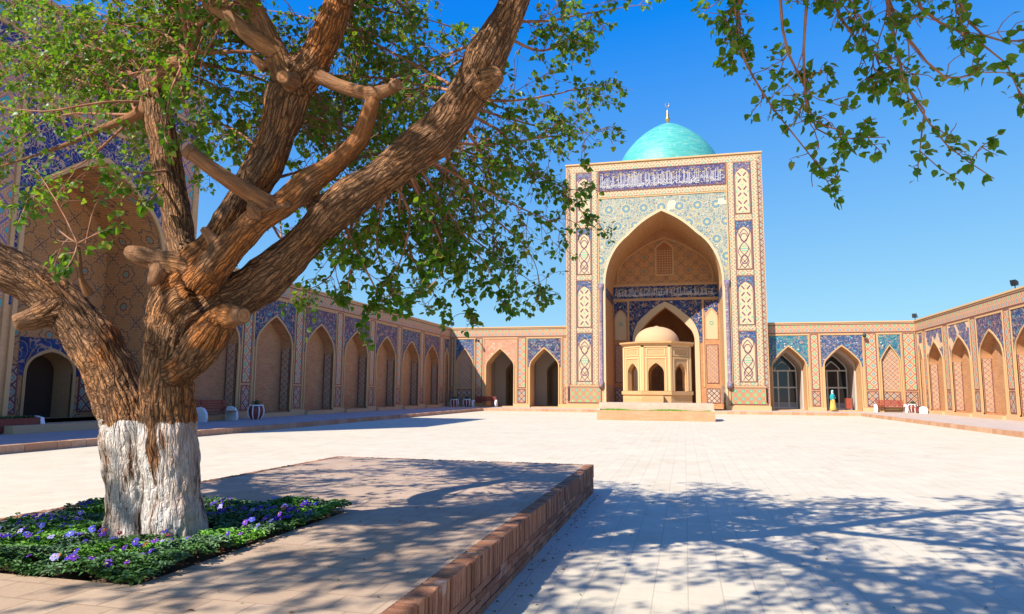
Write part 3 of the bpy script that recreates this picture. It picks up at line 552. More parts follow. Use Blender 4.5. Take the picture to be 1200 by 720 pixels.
# ------------------------------------------------------------------ calligraphy
def script(x0, x1, z0, z1, y, parent, seed=3, dens=1.0):
    """tall thuluth-like uprights over looping baselines, white, with a smaller gold line above"""
    rr = random.Random(seed); h = z1 - z0
    wmb, gmb = MB(), MB(); x = x0 + 0.08
    while x < x1 - 0.2:
        k = rr.random(); st = 0.028
        if k < 0.55:
            hh = h * rr.uniform(0.62, 0.9); ribbon(wmb, [(x, z0 + h * 0.12), (x + 0.02, z0 + hh)], st, y)
            if k < 0.25: ribbon(wmb, [(x, z0 + h * 0.12), (x + 0.12, z0 + h * 0.08), (x + 0.2, z0 + h * 0.2)], st, y)
        else:
            c = (x + 0.1, z0 + h * rr.uniform(0.16, 0.5)); r = rr.uniform(0.09, 0.17); a0 = rr.uniform(0, 6.28); sw = rr.choice((3.6, 4.6, 5.6))
            ribbon(wmb, [(c[0] + r * math.cos(a0 + sw * i / 9), c[1] + r * 0.8 * math.sin(a0 + sw * i / 9)) for i in range(10)], st, y)
        if rr.random() < 0.5:
            cx, cz = x, z0 + h * rr.uniform(0.1, 0.85)
            ribbon(wmb, [(cx, cz), (cx + 0.07, cz + 0.03)], 0.05, y)
        if rr.random() < 0.35:
            ribbon(wmb, [(x - 0.1, z0 + h * 0.25), (x + 0.1, z0 + h * 0.16), (x + 0.32, z0 + h * 0.22)], st, y)
        if rr.random() < 0.6:
            z = z0 + h * rr.uniform(0.66, 0.92)
            ribbon(gmb, [(x, z), (x + 0.1, z - 0.05), (x + 0.2, z + 0.03)], 0.04, y - 0.003)
        x += rr.uniform(0.065, 0.13) / dens
    o = wmb.build('lettering', MT['script_white'], parent)
    if gmb.v: gmb.build('gold_lettering', MT['script_gold'], parent)

# ------------------------------------------------------------------ great portal with dome
def portal():
    t = thing('domed_portal', 'tall sunlit tiled portal with a deep pointed niche and a turquoise dome rising behind it', 'portal', (-1.6, 59.27, 0.2))
    Hh, W = 21.45, 8.28; w, sp, ap = 4.85, 10.55, 16.9; D = 6.6; YB = 17.0
    b = MB(); wall_front(b, -W, W, 0, Hh, 0, [(0, w, 0.0, sp, ap)])
    for s in (-1, 1): b.poly([(s * W, 0, 0), (s * W, YB, 0), (s * W, YB, Hh), (s * W, 0, Hh)])
    b.poly([(-W, 0, Hh), (W, 0, Hh), (W, YB, Hh), (-W, YB, Hh)]); b.poly([(-W, YB, 0), (W, YB, 0), (W, YB, Hh), (-W, YB, Hh)])
    b.build('wall', MT['brick'], t)
    # niche
    n = MB(); reveal(n, 0, w, 0.0, sp, ap, 0, D); n.poly([(-w, 0, 0.02), (w, 0, 0.02), (w, D, 0.02), (-w, D, 0.02)])
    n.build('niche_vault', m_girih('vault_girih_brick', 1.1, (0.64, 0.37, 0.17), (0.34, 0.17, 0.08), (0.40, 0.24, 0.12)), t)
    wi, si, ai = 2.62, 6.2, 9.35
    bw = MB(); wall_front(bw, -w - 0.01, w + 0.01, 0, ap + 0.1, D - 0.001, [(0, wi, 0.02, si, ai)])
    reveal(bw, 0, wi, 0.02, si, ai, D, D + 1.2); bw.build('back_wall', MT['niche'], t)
    rm = MB(); rm.box(-5.5, 5.5, D + 1.2, D + 9.5, -0.05, 12)
    for i in (0,): pass
    # dark domed chamber behind the inner arch, open towards the arch
    rm = MB(); y0, y1 = D + 1.2, D + 9.0
    for s in (-1, 1): rm.poly([(s * 5, y0, 0), (s * 5, y1, 0), (s * 5, y1, 12), (s * 5, y0, 12)])
    wall_front(rm, -5, 5, 0, 12, y0, [(0, wi, 0.02, si, ai)]); wall_front(rm, -5, 5, 0, 12, y1, [(0.6, 1.7, 0.0, 5.2, 8.0)])
    rm.poly([(-5, y0, 12), (5, y0, 12), (5, y1, 12), (-5, y1, 12)]); rm.poly([(-5, y0, 0.015), (5, y0, 0.015), (5, y1, 0.015), (-5, y1, 0.015)])
    reveal(rm, 0.6, 1.7, 0, 5.2, 8.0, y1, y1 + 0.7); fill(rm, 0.6, 1.7, 0, 5.2, 8.0, y1 + 0.7)
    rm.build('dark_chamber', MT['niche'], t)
    a = MB(); trim(a, 0, wi, 0.3, si, ai, 0.42, D, D - 0.08); a.build('arch_moulding', MT['cream'], t)
    # back wall tiles
    q = MB(); spandrel(q, 0, wi + 0.42, si, ai + 0.53, 3.32, si - 0.2, 10.0, D - 0.03); q.build('inner_spandrel_tiles', MT['deep'], t)
    q = MB()
    for s in (-1, 1):
        xa, xb = sorted((s * 3.34, s * 3.48)); q.box(xa, xb, D - 0.06, D, 1.9, 10.0)
    q.box(-w + 0.02, w - 0.02, D - 0.06, D, 10.0, 10.22); q.box(-w + 0.02, w - 0.02, D - 0.06, D, 11.4, 11.62); each('brick_rib', MT['brick'], t, q)
    q = MB(); plate(q, -w + 0.02, w - 0.02, 10.24, 11.38, D - 0.04); bo = q.build('inner_inscription', MT['deep'], t)
    script(-w + 0.2, w - 0.2, 10.34, 11.3, D - 0.06, bo, 5, 0.8)
    # deep blue tile band and patterned dado on the jambs
    q = MB()
    for s in (-1, 1):
        xa = s * (w - 0.03); q.box(min(xa, s * w), max(xa, s * w), 0.5, D - 0.1, 9.6, 10.45)
    each('jamb_band', MT['deep'], t, q)
    q = MB()
    for s in (-1, 1):
        xa = s * (w - 0.03); q.box(min(xa, s * w), max(xa, s * w), 0.5, D - 0.1, 0.5, 2.0)
    each('jamb_dado', MT['cross_dado'], t, q)
    for s in (-1, 1):
        cx = s * 4.15
        for z0, z1, mt in ((2.3, 5.75, 'lozenge_small'), (6.3, 9.1, 'cream')):
            if mt == 'cream':
                p = MB(); fill(p, cx, 0.5, z0, z1 - 0.8, z1, D - 0.03); o = p.build('side_niche_field', MT['cream'], t)
                g = MB(); trim(g, cx, 0.5, z0, z1 - 0.8, z1, 0.07, D, D - 0.06); g.build('side_moulding', MT['brick'], o)
                p = MB(); spandrel(p, cx, 0.58, z1 - 0.8, z1 + 0.09, 0.62, z1 - 0.8, 9.9, D - 0.02); p.build('side_spandrel', MT['deep'], t)
                p = MB(); ribbon(p, [(cx + 0.16 * math.cos(i), z0 + 1.5 + 0.16 * math.sin(i)) for i in [k * 0.785 for k in range(9)]], 0.08, D - 0.05); p.build('star_tile', MT['green_tile'], o)
            else: panel(t, cx - 0.5, cx + 0.5, z0, z1, MT['reveal'], D - 0.03, 'side_tiles')
        panel(t, cx - 0.55, cx + 0.55, 0.5, 1.75, MT['cross_dado'], D - 0.03, 'dado_tiles')
    # tympanum
    q = MB(); w2 = w - 0.55; P = arch(0, w2, 12.1, 16.0)
    fill(q, 0, w2, 11.64, 12.2, 15.9, D - 0.03); tp = q.build('tympanum', MT['girih'], t)
    q = MB(); trim(q, 0, w2, 11.64, 12.2, 15.9, 0.14, D, D - 0.08); q.build('tympanum_rib', MT['brick'], t)
    wn = MB(); fill(wn, 0.02, 0.72, 12.5, 14.8, 15.55, D - 0.07); wo = wn.build('window', MT['wood'], t)
    wf = MB(); trim(wf, 0.02, 0.72, 12.5, 14.8, 15.55, 0.16, D - 0.02, D - 0.12); wf.box(-0.86, 0.90, D - 0.12, D - 0.02, 12.34, 12.5); wf.build('window_frame', MT['brick'], wo)
    lt = MB()
    for i in range(6): lt.box(-0.66 + i * 0.24, -0.62 + i * 0.24, D - 0.10, D - 0.075, 12.5, 14.8)
    for i in range(10): lt.box(-0.68, 0.72, D - 0.098, D - 0.073, 12.65 + i * 0.23, 12.69 + i * 0.23)
    lt.build('lattice', MT['brick'], wo)
    # moulding on the front arch, jamb columns
    g = MB(); trim(g, 0, w, 0.35, sp, ap, 0.20, 0.0, -0.10); g.build('arch_moulding', MT['cream'], t)
    for s in (-1, 1):
        c = MB(); c.lathe([(0.24, 1.75), (0.24, 2.2), (0.17, 2.35), (0.17, 10.1), (0.24, 10.3), (0.26, 10.7)], 12, (s * 5.22, -0.06)); c.build('column', MT['purple_col'], t, smooth=True)
    # spandrels and bands of the front
    q = MB(); spandrel(q, 0, w + 0.2, sp, ap + 0.25, 5.4, sp - 0.6, 18.25, -0.015); q.build('spandrel_tiles', MT['rosette'], t)
    q = MB(); frame(q, -5.47, 5.47, 1.9, 18.34, 0.09, 0, -0.06, bottom=False); q.build('inner_frame', MT['trim'], t)
    q = MB(); plate(q, -5.3, 5.3, 19.0, 20.7, -0.03); io = q.build('inscription_band', MT['band'], t)
    script(-5.25, 5.25, 19.05, 20.65, -0.05, io, 9)
    q = MB(); frame(q, -5.40, 5.40, 18.92, 20.78, 0.07, 0.0, -0.05); q.build('band_frame', MT['line'], io)
    q = MB()
    for x0, x1, z0, z1 in ((-5.35, 5.35, 18.40, 18.86), (-7.85, 7.85, 20.82, 21.3)): plate(q, x0, x1, z0, z1, -0.025)
    for s in (-1, 1):
        for xa, xb in ((5.50, 5.98), (7.38, 7.86)):
            x0, x1 = sorted((s * xa, s * xb)); plate(q, x0, x1, 2.0, 20.8, -0.025)
        x0, x1 = sorted((s * 6.0, s * 7.36))
        for z0, z1 in ((6.5, 6.9), (11.1, 11.5), (15.75, 16.2), (2.0, 2.25)): plate(q, x0, x1, z0, z1, -0.025)
    each('border_tiles', MT['border'], t, q)
    q = MB()
    for s in (-1, 1):
        x0, x1 = sorted((s * 7.98, s * 8.2)); plate(q, x0, x1, 0.6, 21.3, -0.03)
    each('edge_tiles', MT['lozenge_small'], t, q)
    q = MB()
    for s in (-1, 1):
        for xa in (5.485, 5.98, 7.36, 7.9):
            x0, x1 = sorted((s * xa, s * (xa + 0.04))); q.box(x0, x1, -0.045, 0, 2.0, 20.78)
    each('dark_tile_line', MT['line'], t, q)
    cop = MB(); cop.box(-W - 0.05, W + 0.05, -0.10, 0.5, Hh, Hh + 0.12); cop.build('coping', MT['coping'], t)
    pn = MB(); pn.box(-W - 0.06, -4.87, -0.14, 0.0, 0, 0.35); pn.box(4.87, W + 0.06, -0.14, 0.0, 0, 0.35); each('plinth', MT['coping'], t, pn)
    for s in (-1, 1):
        cx = s * 6.68
        panel(t, min(s * 5.3, s * 8.1), max(s * 5.3, s * 8.1), 0.5, 1.8, MT['dado'], -0.03, 'dado_tiles')
        for i, (z0, z1) in enumerate(((2.3, 6.42), (6.95, 11.02), (11.58, 15.68), (16.3, 20.72))):
            f = MB(); plate(f, cx - 0.64, cx + 0.64, z0, z1, -0.02); fo = f.build('ornament_panel', MT['panel_ground'], t)
            f = MB(); spandrel(f, cx, 0.56, z1 - 1.15, z1 - 0.5, 0.64, z1 - 1.2, z1, -0.026); f.build('head_tiles', MT['azure'] if i != 3 else MT['worn'], fo)
            l = MB(); frame(l, cx - 0.67, cx + 0.67, z0 - 0.02, z1 + 0.02, 0.05, 0, -0.04); l.build('tile_border', MT['line'], fo)
            f = MB(); fill(f, cx, 0.56, z0 + 0.06, z1 - 1.15, z1 - 0.5, -0.032); ff = f.build('panel_field', MT['cream'], fo)
            g = MB(); trim(g, cx, 0.54, z0 + 0.06, z1 - 1.15, z1 - 0.5, 0.045, -0.02, -0.045); g.build('field_rim', MT['line'], fo)
            o = MB(); gg = MB(); hh = z1 - z0 - 0.8; zc = z0 + 0.1
            if i % 2 == 1:
                for k in range(3):
                    c = zc + hh * (k + 0.5) / 3
                    for a in (-1, 1):
                        for e in (-1, 1): ribbon(o, [(cx + a * 0.10, c + e * 0.13), (cx + a * 0.34, c + e * 0.42)], 0.10, -0.045)
                        ribbon(gg, [(cx + a * 0.44, c - 0.09), (cx + a * 0.44, c + 0.09)], 0.12, -0.043)
                for k in range(4):
                    c = zc + 0.1 + (hh - 0.2) * k / 3; ribbon(gg, [(cx - 0.07, c), (cx + 0.07, c)], 0.12, -0.043)
            else:
                N = 60
                for ph in (0, math.pi):
                    ribbon(o, [(cx + 0.34 * math.sin(ph + 2 * math.pi * 1.5 * k / N), zc + hh * k / N) for k in range(N + 1)], 0.06, -0.045)
                    ribbon(o, [(cx + 0.46 * math.cos(ph + 2 * math.pi * 1.0 * k / N + 0.5), zc + hh * k / N) for k in range(N + 1)], 0.05, -0.047)
                for c in (zc + hh * 0.22, zc + hh * 0.78):
                    ribbon(o, [(cx + 0.27 * math.cos(k * math.pi / 8), c + 0.36 * math.sin(k * math.pi / 8)) for k in range(17)], 0.06, -0.049)
                for k in range(3):
                    c = zc + hh * 0.5 + (k - 1) * 0.2; ribbon(gg, [(cx - 0.3 + 0.1 * abs(k - 1), c), (cx + 0.3 - 0.1 * abs(k - 1), c)], 0.09, -0.043)
            o.build('tile_pattern', MT['purple'], fo); gg.build('inlay_tile', MT['green_tile'], fo)
    # dome behind
    prof = [(5.6, 18.0), (5.6, 22.6), (5.72, 23.2), (5.75, 23.8), (5.66, 24.8), (5.45, 25.7), (5.1, 26.55), (4.75, 27.2), (4.3, 27.85), (3.7, 28.55), (3.0, 29.2), (2.35, 29.7), (1.7, 30.12), (1.0, 30.5), (0.45, 30.74), (0.05, 30.88)]
    d = MB(); d.lathe(prof, 64); dome = d.build('dome', MT['dome'], t, smooth=True, loc=(0.45, 15.7, 0))
    f = MB(); f.lathe([(0.16, 30.7), (0.10, 31.0), (0.27, 31.25), (0.27, 31.4), (0.09, 31.65), (0.18, 31.85), (0.07, 32.05), (0.11, 32.2), (0.03, 32.35), (0.025, 32.75)], 12)
    f.tube([(0.20 * math.sin(a) - 0.02, 0, 33.0 - 0.24 * math.cos(a)) for a in [(-2.4 + 4.8 * k / 14) for k in range(15)]], [0.012 + 0.035 * math.sin(math.pi * k / 14) for k in range(15)], 6)
    f.build('finial', MT['gold'], dome, smooth=True)
    return t
portal()

# ------------------------------------------------------------------ side portal behind the tree
def side_portal():
    t = thing('brick_portal', 'high shaded brick portal with a deep vaulted niche behind the leaning tree', 'portal', (XL + 0.25, 20.4, 0.2), R(90))
    W, Hh = 5.0, 14.3; w, sp, ap, D = 3.05, 6.6, 9.7, 2.7
    b = MB(); wall_front(b, -W, W, 0, Hh, 0, [(0, w, 0.25, sp, ap)])
    for s in (-1, 1): b.poly([(s * W, 0, 0), (s * W, 12, 0), (s * W, 12, Hh), (s * W, 0, Hh)])
    b.poly([(-W, 0, Hh), (W, 0, Hh), (W, 12, Hh), (-W, 12, Hh)]); b.poly([(-W, 12, 0), (W, 12, 0), (W, 12, Hh), (-W, 12, Hh)])
    b.build('wall', MT['brick'], t)
    v = MB(); reveal(v, 0, w, 0.25, sp, ap, 0, D); v.build('niche_vault', MT['girih'], t)
    bw = MB(); ops = [(0.85, 1.0, 0.26, 1.95, 2.75)]
    wall_front(bw, -w - 0.01, w + 0.01, 0.25, ap + 0.1, D - 0.001, ops); bw.build('back_wall', MT['girih'], t)
    for uc, ww, zb, s2, a2 in ops:
        k = MB(); reveal(k, uc, ww, zb, s2, a2, D, D + 0.9); k.build('doorway', MT['brick'], t)
        k = MB(); fill(k, uc, ww, zb, s2, a2, D + 0.9)
        dl = k.build('wooden_door', MT['black'], t)
        k = MB(); trim(k, uc, ww, zb, s2, a2, 0.12, D, D - 0.05); k.build('arch_moulding', MT['trim'], t)
        k = MB(); spandrel(k, uc, ww + 0.12, s2, a2 + 0.15, ww + 0.35, s2 - 0.1, a2 + 0.5, D - 0.02); k.build('doorway_spandrel', MT['deep'], t)
    for x0, x1 in ((2.2, 2.9), (-2.95, -0.5)): panel(t, x0, x1, 0.5, 2.2, MT['lozenge_small'], D - 0.03, 'dado_tiles')
    g = MB(); trim(g, 0, w, 0.3, sp, ap, 0.16, 0.0, -0.08); g.build('arch_moulding', MT['trim'], t)
    q = MB(); spandrel(q, 0, w + 0.16, sp, ap + 0.2, 3.35, 4.0, 10.85, -0.015); q.build('spandrel_tiles', MT['scroll'], t)
    q = MB(); frame(q, -3.5, 3.5, 0.5, 11.0, 0.14, 0, -0.07, bottom=False); q.build('inner_frame', MT['brick'], t)
    q = MB(); plate(q, -4.6, 4.6, 11.05, 12.05, -0.02); plate(q, 3.55, 4.6, 2.5, 11.0, -0.02); plate(q, -4.6, -3.55, 2.5, 11.0, -0.02); each('broad_band', MT['girih_turq'], t, q)
    q = MB(); q.box(-4.7, 4.7, -0.06, 0, 12.1, 12.2); q.box(-4.7, 4.7, -0.06, 0, 12.85, 12.95); q.box(-4.7, -4.62, -0.06, 0, 0.5, 12.1); q.box(4.62, 4.7, -0.06, 0, 0.5, 12.1); each('brick_rib', MT['trim'], t, q)
    q = MB(); plate(q, -4.7, 4.7, 12.22, 12.83, -0.02); io = q.build('inscription_band', MT['scroll'], t)
    q = MB(); plate(q, -4.9, 4.9, 13.0, 14.1, -0.02); q.build('top_band', MT['girih_turq'], t)
    for s in (-1, 1): panel(t, min(s * 3.65, s * 4.5), max(s * 3.65, s * 4.5), 0.6, 2.3, MT['kufic'], -0.02, 'dado_tiles')
    q = MB()
    for s in (-1, 1):
        x0, x1 = sorted((s * 4.72, s * 4.97)); q.box(x0, x1, -0.05, 0, 0.3, 12.9)
    each('corner_brick', MT['brick'], t, q)
    q = MB(); q.box(-W, W, -0.12, 0.4, Hh, Hh + 0.12); q.build('coping', MT['coping'], t)
    q = MB(); q.box(-3.6, 3.6, -1.0, D, 0.0, 0.25); q.build('step', MT['coping'], t)
side_portal()
# more arcade before the side portal, towards the viewer
arcade('arcade_wing', 'near arcade end with turquoise and navy tile panels left of the shaded brick portal', (XL, -1.0, 0.2), R(90), 16.4,
       [(14.0 - 4.7 * i, 1.6, 'niche', 'blue') for i in range(3)])

# ------------------------------------------------------------------ octagonal pavilion
def pavilion():
    t = thing('domed_pavilion', 'small octagonal buff brick pavilion with a low dome in front of the tall portal niche', 'pavilion', (-2.05, 55.9, 0.2))
    ap_ = 2.55; side = 2 * ap_ * math.tan(math.pi / 8)
    def face(k): return k * math.pi / 4
    body = MB(); moul = MB(); rim = MB()
    hs = side / 2
    def place(mb, src, ang):
        ca, sa = math.cos(ang), math.sin(ang)
        n = len(mb.v)
        mb.v += [(x * ca - (y - ap_) * sa, x * sa + (y - ap_) * ca, z) for x, y, z in src.v]
        mb.f += [tuple(i + n for i in f) for f in src.f]; mb.m += src.m
    for k in range(8):
        s = MB(); w, sp, apx = 0.59, 2.8, 3.62
        wall_front(s, -hs, hs, 1.25, 5.0, 0, [(0, w, 1.5, sp, apx)]); reveal(s, 0, w, 1.5, sp, apx, 0, 0.42)
        hi = hs - 0.42 * math.tan(math.pi / 8)
        wall_front(s, -hi, hi, 1.25, 5.0, 0.42, [(0, w, 1.5, sp, apx)]); place(body, s, face(k))
        m = MB(); frame(m, -0.78, 0.78, 1.5, 4.05, 0.10, 0, -0.05, bottom=False); frame(m, -0.70, 0.70, 4.15, 4.75, 0.07, 0, -0.04)
        for e in (-1, 1):
            x0, x1 = sorted((e * (hs - 0.16), e * (hs + 0.01))); m.box(x0, x1, -0.05, 0, 1.5, 4.95)
        m.box(-hs - 0.01, hs + 0.01, -0.05, 0, 4.82, 5.0)
        place(moul, m, face(k))
    b = body.build('walls', MT['pav_brick'], t)
    moul.build('mouldings', m_plain('pavilion_moulding', (0.70, 0.44, 0.21), 0.85, 0.2, 0.3), t)
    rc = 1 / math.cos(math.pi / 8)
    q = MB(); q.lathe([((ap_ + 0.06) * rc, 0), ((ap_ + 0.06) * rc, 1.2), ((ap_ + 0.16) * rc, 1.22), ((ap_ + 0.16) * rc, 1.48), ((ap_ - 0.4) * rc, 1.49)], 8, a0=math.pi / 8); q.build('plinth', MT['pav_brick'], t)
    q = MB(); q.lathe([((ap_ - 0.3) * rc, 4.95), ((ap_ + 0.12) * rc, 5.0), ((ap_ + 0.28) * rc, 5.12), ((ap_ + 0.28) * rc, 5.24), ((ap_ - 0.5) * rc, 5.30)], 8, a0=math.pi / 8); q.build('cornice', MT['pav_brick'], t)
    q = MB(); R0 = 1.72; q.lathe([(R0 + 0.02, 5.25), (R0, 5.36)] + [(R0 * math.cos(a) ** 0.92, 5.36 + 1.22 * math.sin(a)) for a in [i * math.pi / 2 / 12 for i in range(1, 12)]] + [(0.03, 6.66)], 40)
    q.build('dome', m_plain('dome_plaster', (0.56, 0.34, 0.18), 0.9, 0.2, 0.45, 2.5), t, smooth=True)
    q = MB(); q.box(-1.0, 0.55, -ap_ - 1.5, -ap_ - 0.08, 0, 1.15, 0); q.box(-1.0, 0.55, -ap_ - 1.9, -ap_ - 1.5, 0, 0.75); q.box(-1.0, 0.55, -ap_ - 2.3, -ap_ - 1.9, 0, 0.4)
    q.build('steps', MT['pav_brick'], t)
pavilion()

# ------------------------------------------------------------------ ground, walks, platform
MT['court'] = world_paving('courtyard_paving', 0.54, 0.27, (0.60, 0.52, 0.375), (0.555, 0.475, 0.335), (0.43, 0.355, 0.25), 0.006, 0.5, 0.6)
MT['walk'] = world_paving('walkway_paving', 0.4, 0.4, (0.50, 0.41, 0.34), (0.44, 0.36, 0.30), (0.3, 0.22, 0.17), 0.010, 0.0, 0.4)
MT['plat'] = world_paving('platform_paving', 0.27, 0.27, (0.47, 0.34, 0.23), (0.39, 0.265, 0.17), (0.27, 0.18, 0.115), 0.007, 0.5, 0.5, swap=False)
g = MB(); g.poly([(-400, -400, 0), (400, -400, 0), (400, 400, 0), (-400, 400, 0)]); tag(g.build('ground', MT['court']), 'pale paved courtyard', None, kind='structure')
kb = Mat('kerb_brick', 0.9, 0.2)
geo = kb.nt.nodes.new('ShaderNodeNewGeometry'); ri = S(kb.nt, geo.outputs['Random Per Island'])
kc = kb.mix(ri, (0.46, 0.23, 0.12), (0.58, 0.36, 0.22)); kc = kb.mix(kb.noise(9, kb.world(), detail=5).ramp(0.35, 0.75) * 0.5, kc, (0.34, 0.18, 0.11)); kb.col(kc); kb.bump(kb.noise(60, kb.world(), detail=4), 0.4, 0.01); MT['kerb'] = kb.mat
# walks: raised 0.2, with an edge of kerb bricks
KL, KR, KF = -16.0, 12.35, 55.0
w = MB()
w.box(-21.5, KL - 0.22, -8, YF + 1, -0.5, 0.2); w.box(KL - 0.22, KR + 0.22, KF + 0.22, YF + 1, -0.5, 0.2); w.box(KR + 0.22, 18.5, -8, YF + 1, -0.5, 0.2)
ws = tag(w.build('path', MT['walk']), 'raised walk in front of the arcades', None, kind='structure')
k = MB()
y = 4.0
while y < KF - 0.3:
    L = random.uniform(0.42, 0.5); h = 0.205 + random.uniform(-0.008, 0.008)
    k.box(KL - 0.215, KL + random.uniform(-0.012, 0.008), y, y + L - 0.012, -0.05, h, j=0.004)
    k.box(KR - random.uniform(-0.008, 0.012), KR + 0.215, y, y + L - 0.012, -0.05, h, j=0.004); y += L
x = KL - 0.2
while x < KR + 0.2:
    L = random.uniform(0.42, 0.5); k.box(x, x + L - 0.012, KF - random.uniform(-0.008, 0.012), KF + 0.215, -0.05, 0.205 + random.uniform(-0.008, 0.008), j=0.004); x += L
tag(k.build('kerb', MT['kerb']), 'brick kerb along the raised walk', None, kind='structure')

# near platform
PX0, PX1, PY0, PY1, PH = -6.0, -1.45, -3.0, 11.35, 0.435
BX0, BX1, BY0, BY1 = -5.5, -3.2, 3.62, 6.3
pt = thing('brick_platform', 'low brick-edged paved platform surrounding the flower bed and the old tree', 'platform', (PX1, PY1, 0))
def pl_box(mb, *a, **kw): mb.box(a[0] - PX1, a[1] - PX1, a[2] - PY1, a[3] - PY1, a[4], a[5], **kw)
q = MB(); e = 0.13
for a in ((PX0 + e, BX0, PY0 + e, PY1 - e), (BX1, PX1 - e, PY0 + e, PY1 - e), (BX0, BX1, PY0 + e, BY0), (BX0, BX1, BY1, PY1 - e)): pl_box(q, *a, 0.0, PH)
q.build('paved_top', MT['plat'], pt)
pbm = Mat('platform_brick', 0.92, 0.2)
geo = pbm.nt.nodes.new('ShaderNodeNewGeometry'); ri = S(pbm.nt, geo.outputs['Random Per Island'])
pc = pbm.mix(ri, (0.23, 0.095, 0.05), (0.46, 0.22, 0.115)); W_ = pbm.world()
pc = pbm.mix(pbm.noise(14, W_, detail=5).ramp(0.4, 0.75) * 0.6, pc, (0.22, 0.10, 0.07))
pc = pbm.mix(pbm.noise(2.3, W_, detail=5, rough=0.7).ramp(0.60, 0.70) * 0.7, pc, (0.62, 0.52, 0.45))
pbm.col(pc); pbm.bump(pbm.noise(70, W_, detail=5), 0.5, 0.012)
q = MB()
def soldier(x0, y0, ux, uy, nx, ny, L):
    """soldier course over stretcher courses along one edge; (nx,ny) is outward"""
    s = 0.0
    while s < L:
        bw = random.uniform(0.048, 0.060)
        if random.random() > 0.006:
            o = random.uniform(-0.005, 0.003); top = PH + random.uniform(-0.004, 0.002) - (random.uniform(0.01, 0.03) if random.random() < 0.05 else 0)
            a = (x0 + ux * s, y0 + uy * s); b = (a[0] + ux * (bw - 0.011) - nx * e, a[1] + uy * (bw - 0.011) - ny * e)
            a = (a[0] + nx * o, a[1] + ny * o)
            pl_box(q, min(a[0], b[0]), max(a[0], b[0]), min(a[1], b[1]), max(a[1], b[1]), 0.230, top, j=0.0025)
        s += bw
    for r in range(4):
        s = -0.13 * (r % 2); z0 = r * 0.057
        while s < L:
            bl = 0.262; s0, s1 = max(s, 0), min(s + bl - 0.008, L)
            if s1 - s0 > 0.03:
                o = random.uniform(-0.006, 0.002) - 0.003
                a = (x0 + ux * s0 + nx * o, y0 + uy * s0 + ny * o); b = (x0 + ux * s1 - nx * e, y0 + uy * s1 - ny * e)
                pl_box(q, min(a[0], b[0]), max(a[0], b[0]), min(a[1], b[1]), max(a[1], b[1]), z0 + 0.001, z0 + 0.050, j=0.002)
            s += bl
soldier(PX1, PY0, 0, 1, 1, 0, PY1 - PY0); soldier(PX0, PY0, 0, 1, -1, 0, PY1 - PY0)
soldier(PX0 + e, PY1, 1, 0, 0, 1, PX1 - PX0 - 2 * e); soldier(PX0 + e, PY0, 1, 0, 0, -1, PX1 - PX0 - 2 * e)
q.build('brick_edging', pbm.mat, pt)
q = MB(); pl_box(q, PX0 + 0.02, PX1 - 0.02, PY0 + 0.02, PY1 - 0.02, 0.0, 0.22)
for a in ((PX0 + 0.012, PX0 + e, PY0 + 0.012, PY1 - 0.012), (PX1 - e, PX1 - 0.012, PY0 + 0.012, PY1 - 0.012), (PX0 + e, PX1 - e, PY1 - e, PY1 - 0.012), (PX0 + e, PX1 - e, PY0 + 0.012, PY0 + e)): pl_box(q, *a, 0.221, PH - 0.009)
q.build('mortar_core', m_plain('mortar', (0.30, 0.22, 0.17), 0.95, 0.1, 0.2), pt)
soil = MB()
N = 26
for i in range(N):
    for jn in range(N):
        def sp_(a, b):
            xx = BX0 + (BX1 - BX0) * a / N; yy = BY0 + (BY1 - BY0) * b / N
            return (xx, yy, 0.40 + 0.05 * math.sin(a * 1.7 + b) * math.sin(b * 1.3) * (0 < a < N and 0 < b < N))
        soil.poly([sp_(i, jn), sp_(i + 1, jn), sp_(i + 1, jn + 1), sp_(i, jn + 1)])
tag(soil.build('soil', MT['soil']), 'dark soil of the flower bed', None, kind='structure')

# brick terrace in front of the portal
tt = thing('planted_terrace', 'long low brick terrace with a strip of grass before the octagonal pavilion', 'terrace', (-1.65, 40.3, 0))
tb = m_brick('terrace_brick', (0.56, 0.235, 0.105), (0.60, 0.31, 0.16), (0.5, 0.36, 0.24), wthr=0.4)
q = MB(); q.box(-3.28, 3.28, 0, 3.2, 0, 0.56); q.build('lower_wall', tb, tt)
q = MB(); q.box(-3.24, 3.24, 0.55, 3.2, 0.56, 0.98); q.box(-3.28, -3.1, 0.0, 0.55, 0.56, 0.64); q.box(3.1, 3.28, 0.0, 0.55, 0.56, 0.64)
q.build('upper_wall', m_brick('pale_terrace_brick', (0.58, 0.44, 0.34), (0.52, 0.36, 0.26), (0.6, 0.5, 0.4), w=0.2, h=0.12, wthr=0.3), tt)
gm = m_plain('grass_green', (0.16, 0.34, 0.04), 0.9, 0.1, 0)
q = MB()
for _ in range(2600):
    x, yy = random.uniform(-3.05, 3.05), random.uniform(0.03, 0.5); hh = random.uniform(0.05, 0.11) * (0.4 + 0.9 * (0.5 + 0.5 * math.sin(x * 2.1))); a = random.uniform(0, 6.28)
    dx, dy = 0.02 * math.cos(a), 0.02 * math.sin(a); q.poly([(x - dx, yy - dy, 0.55), (x + dx, yy + dy, 0.55), (x + random.uniform(-.05, .05), yy + random.uniform(-.05, .05), 0.55 + hh)])
go = q.build('grass', gm, tt); go['kind'] = 'stuff'
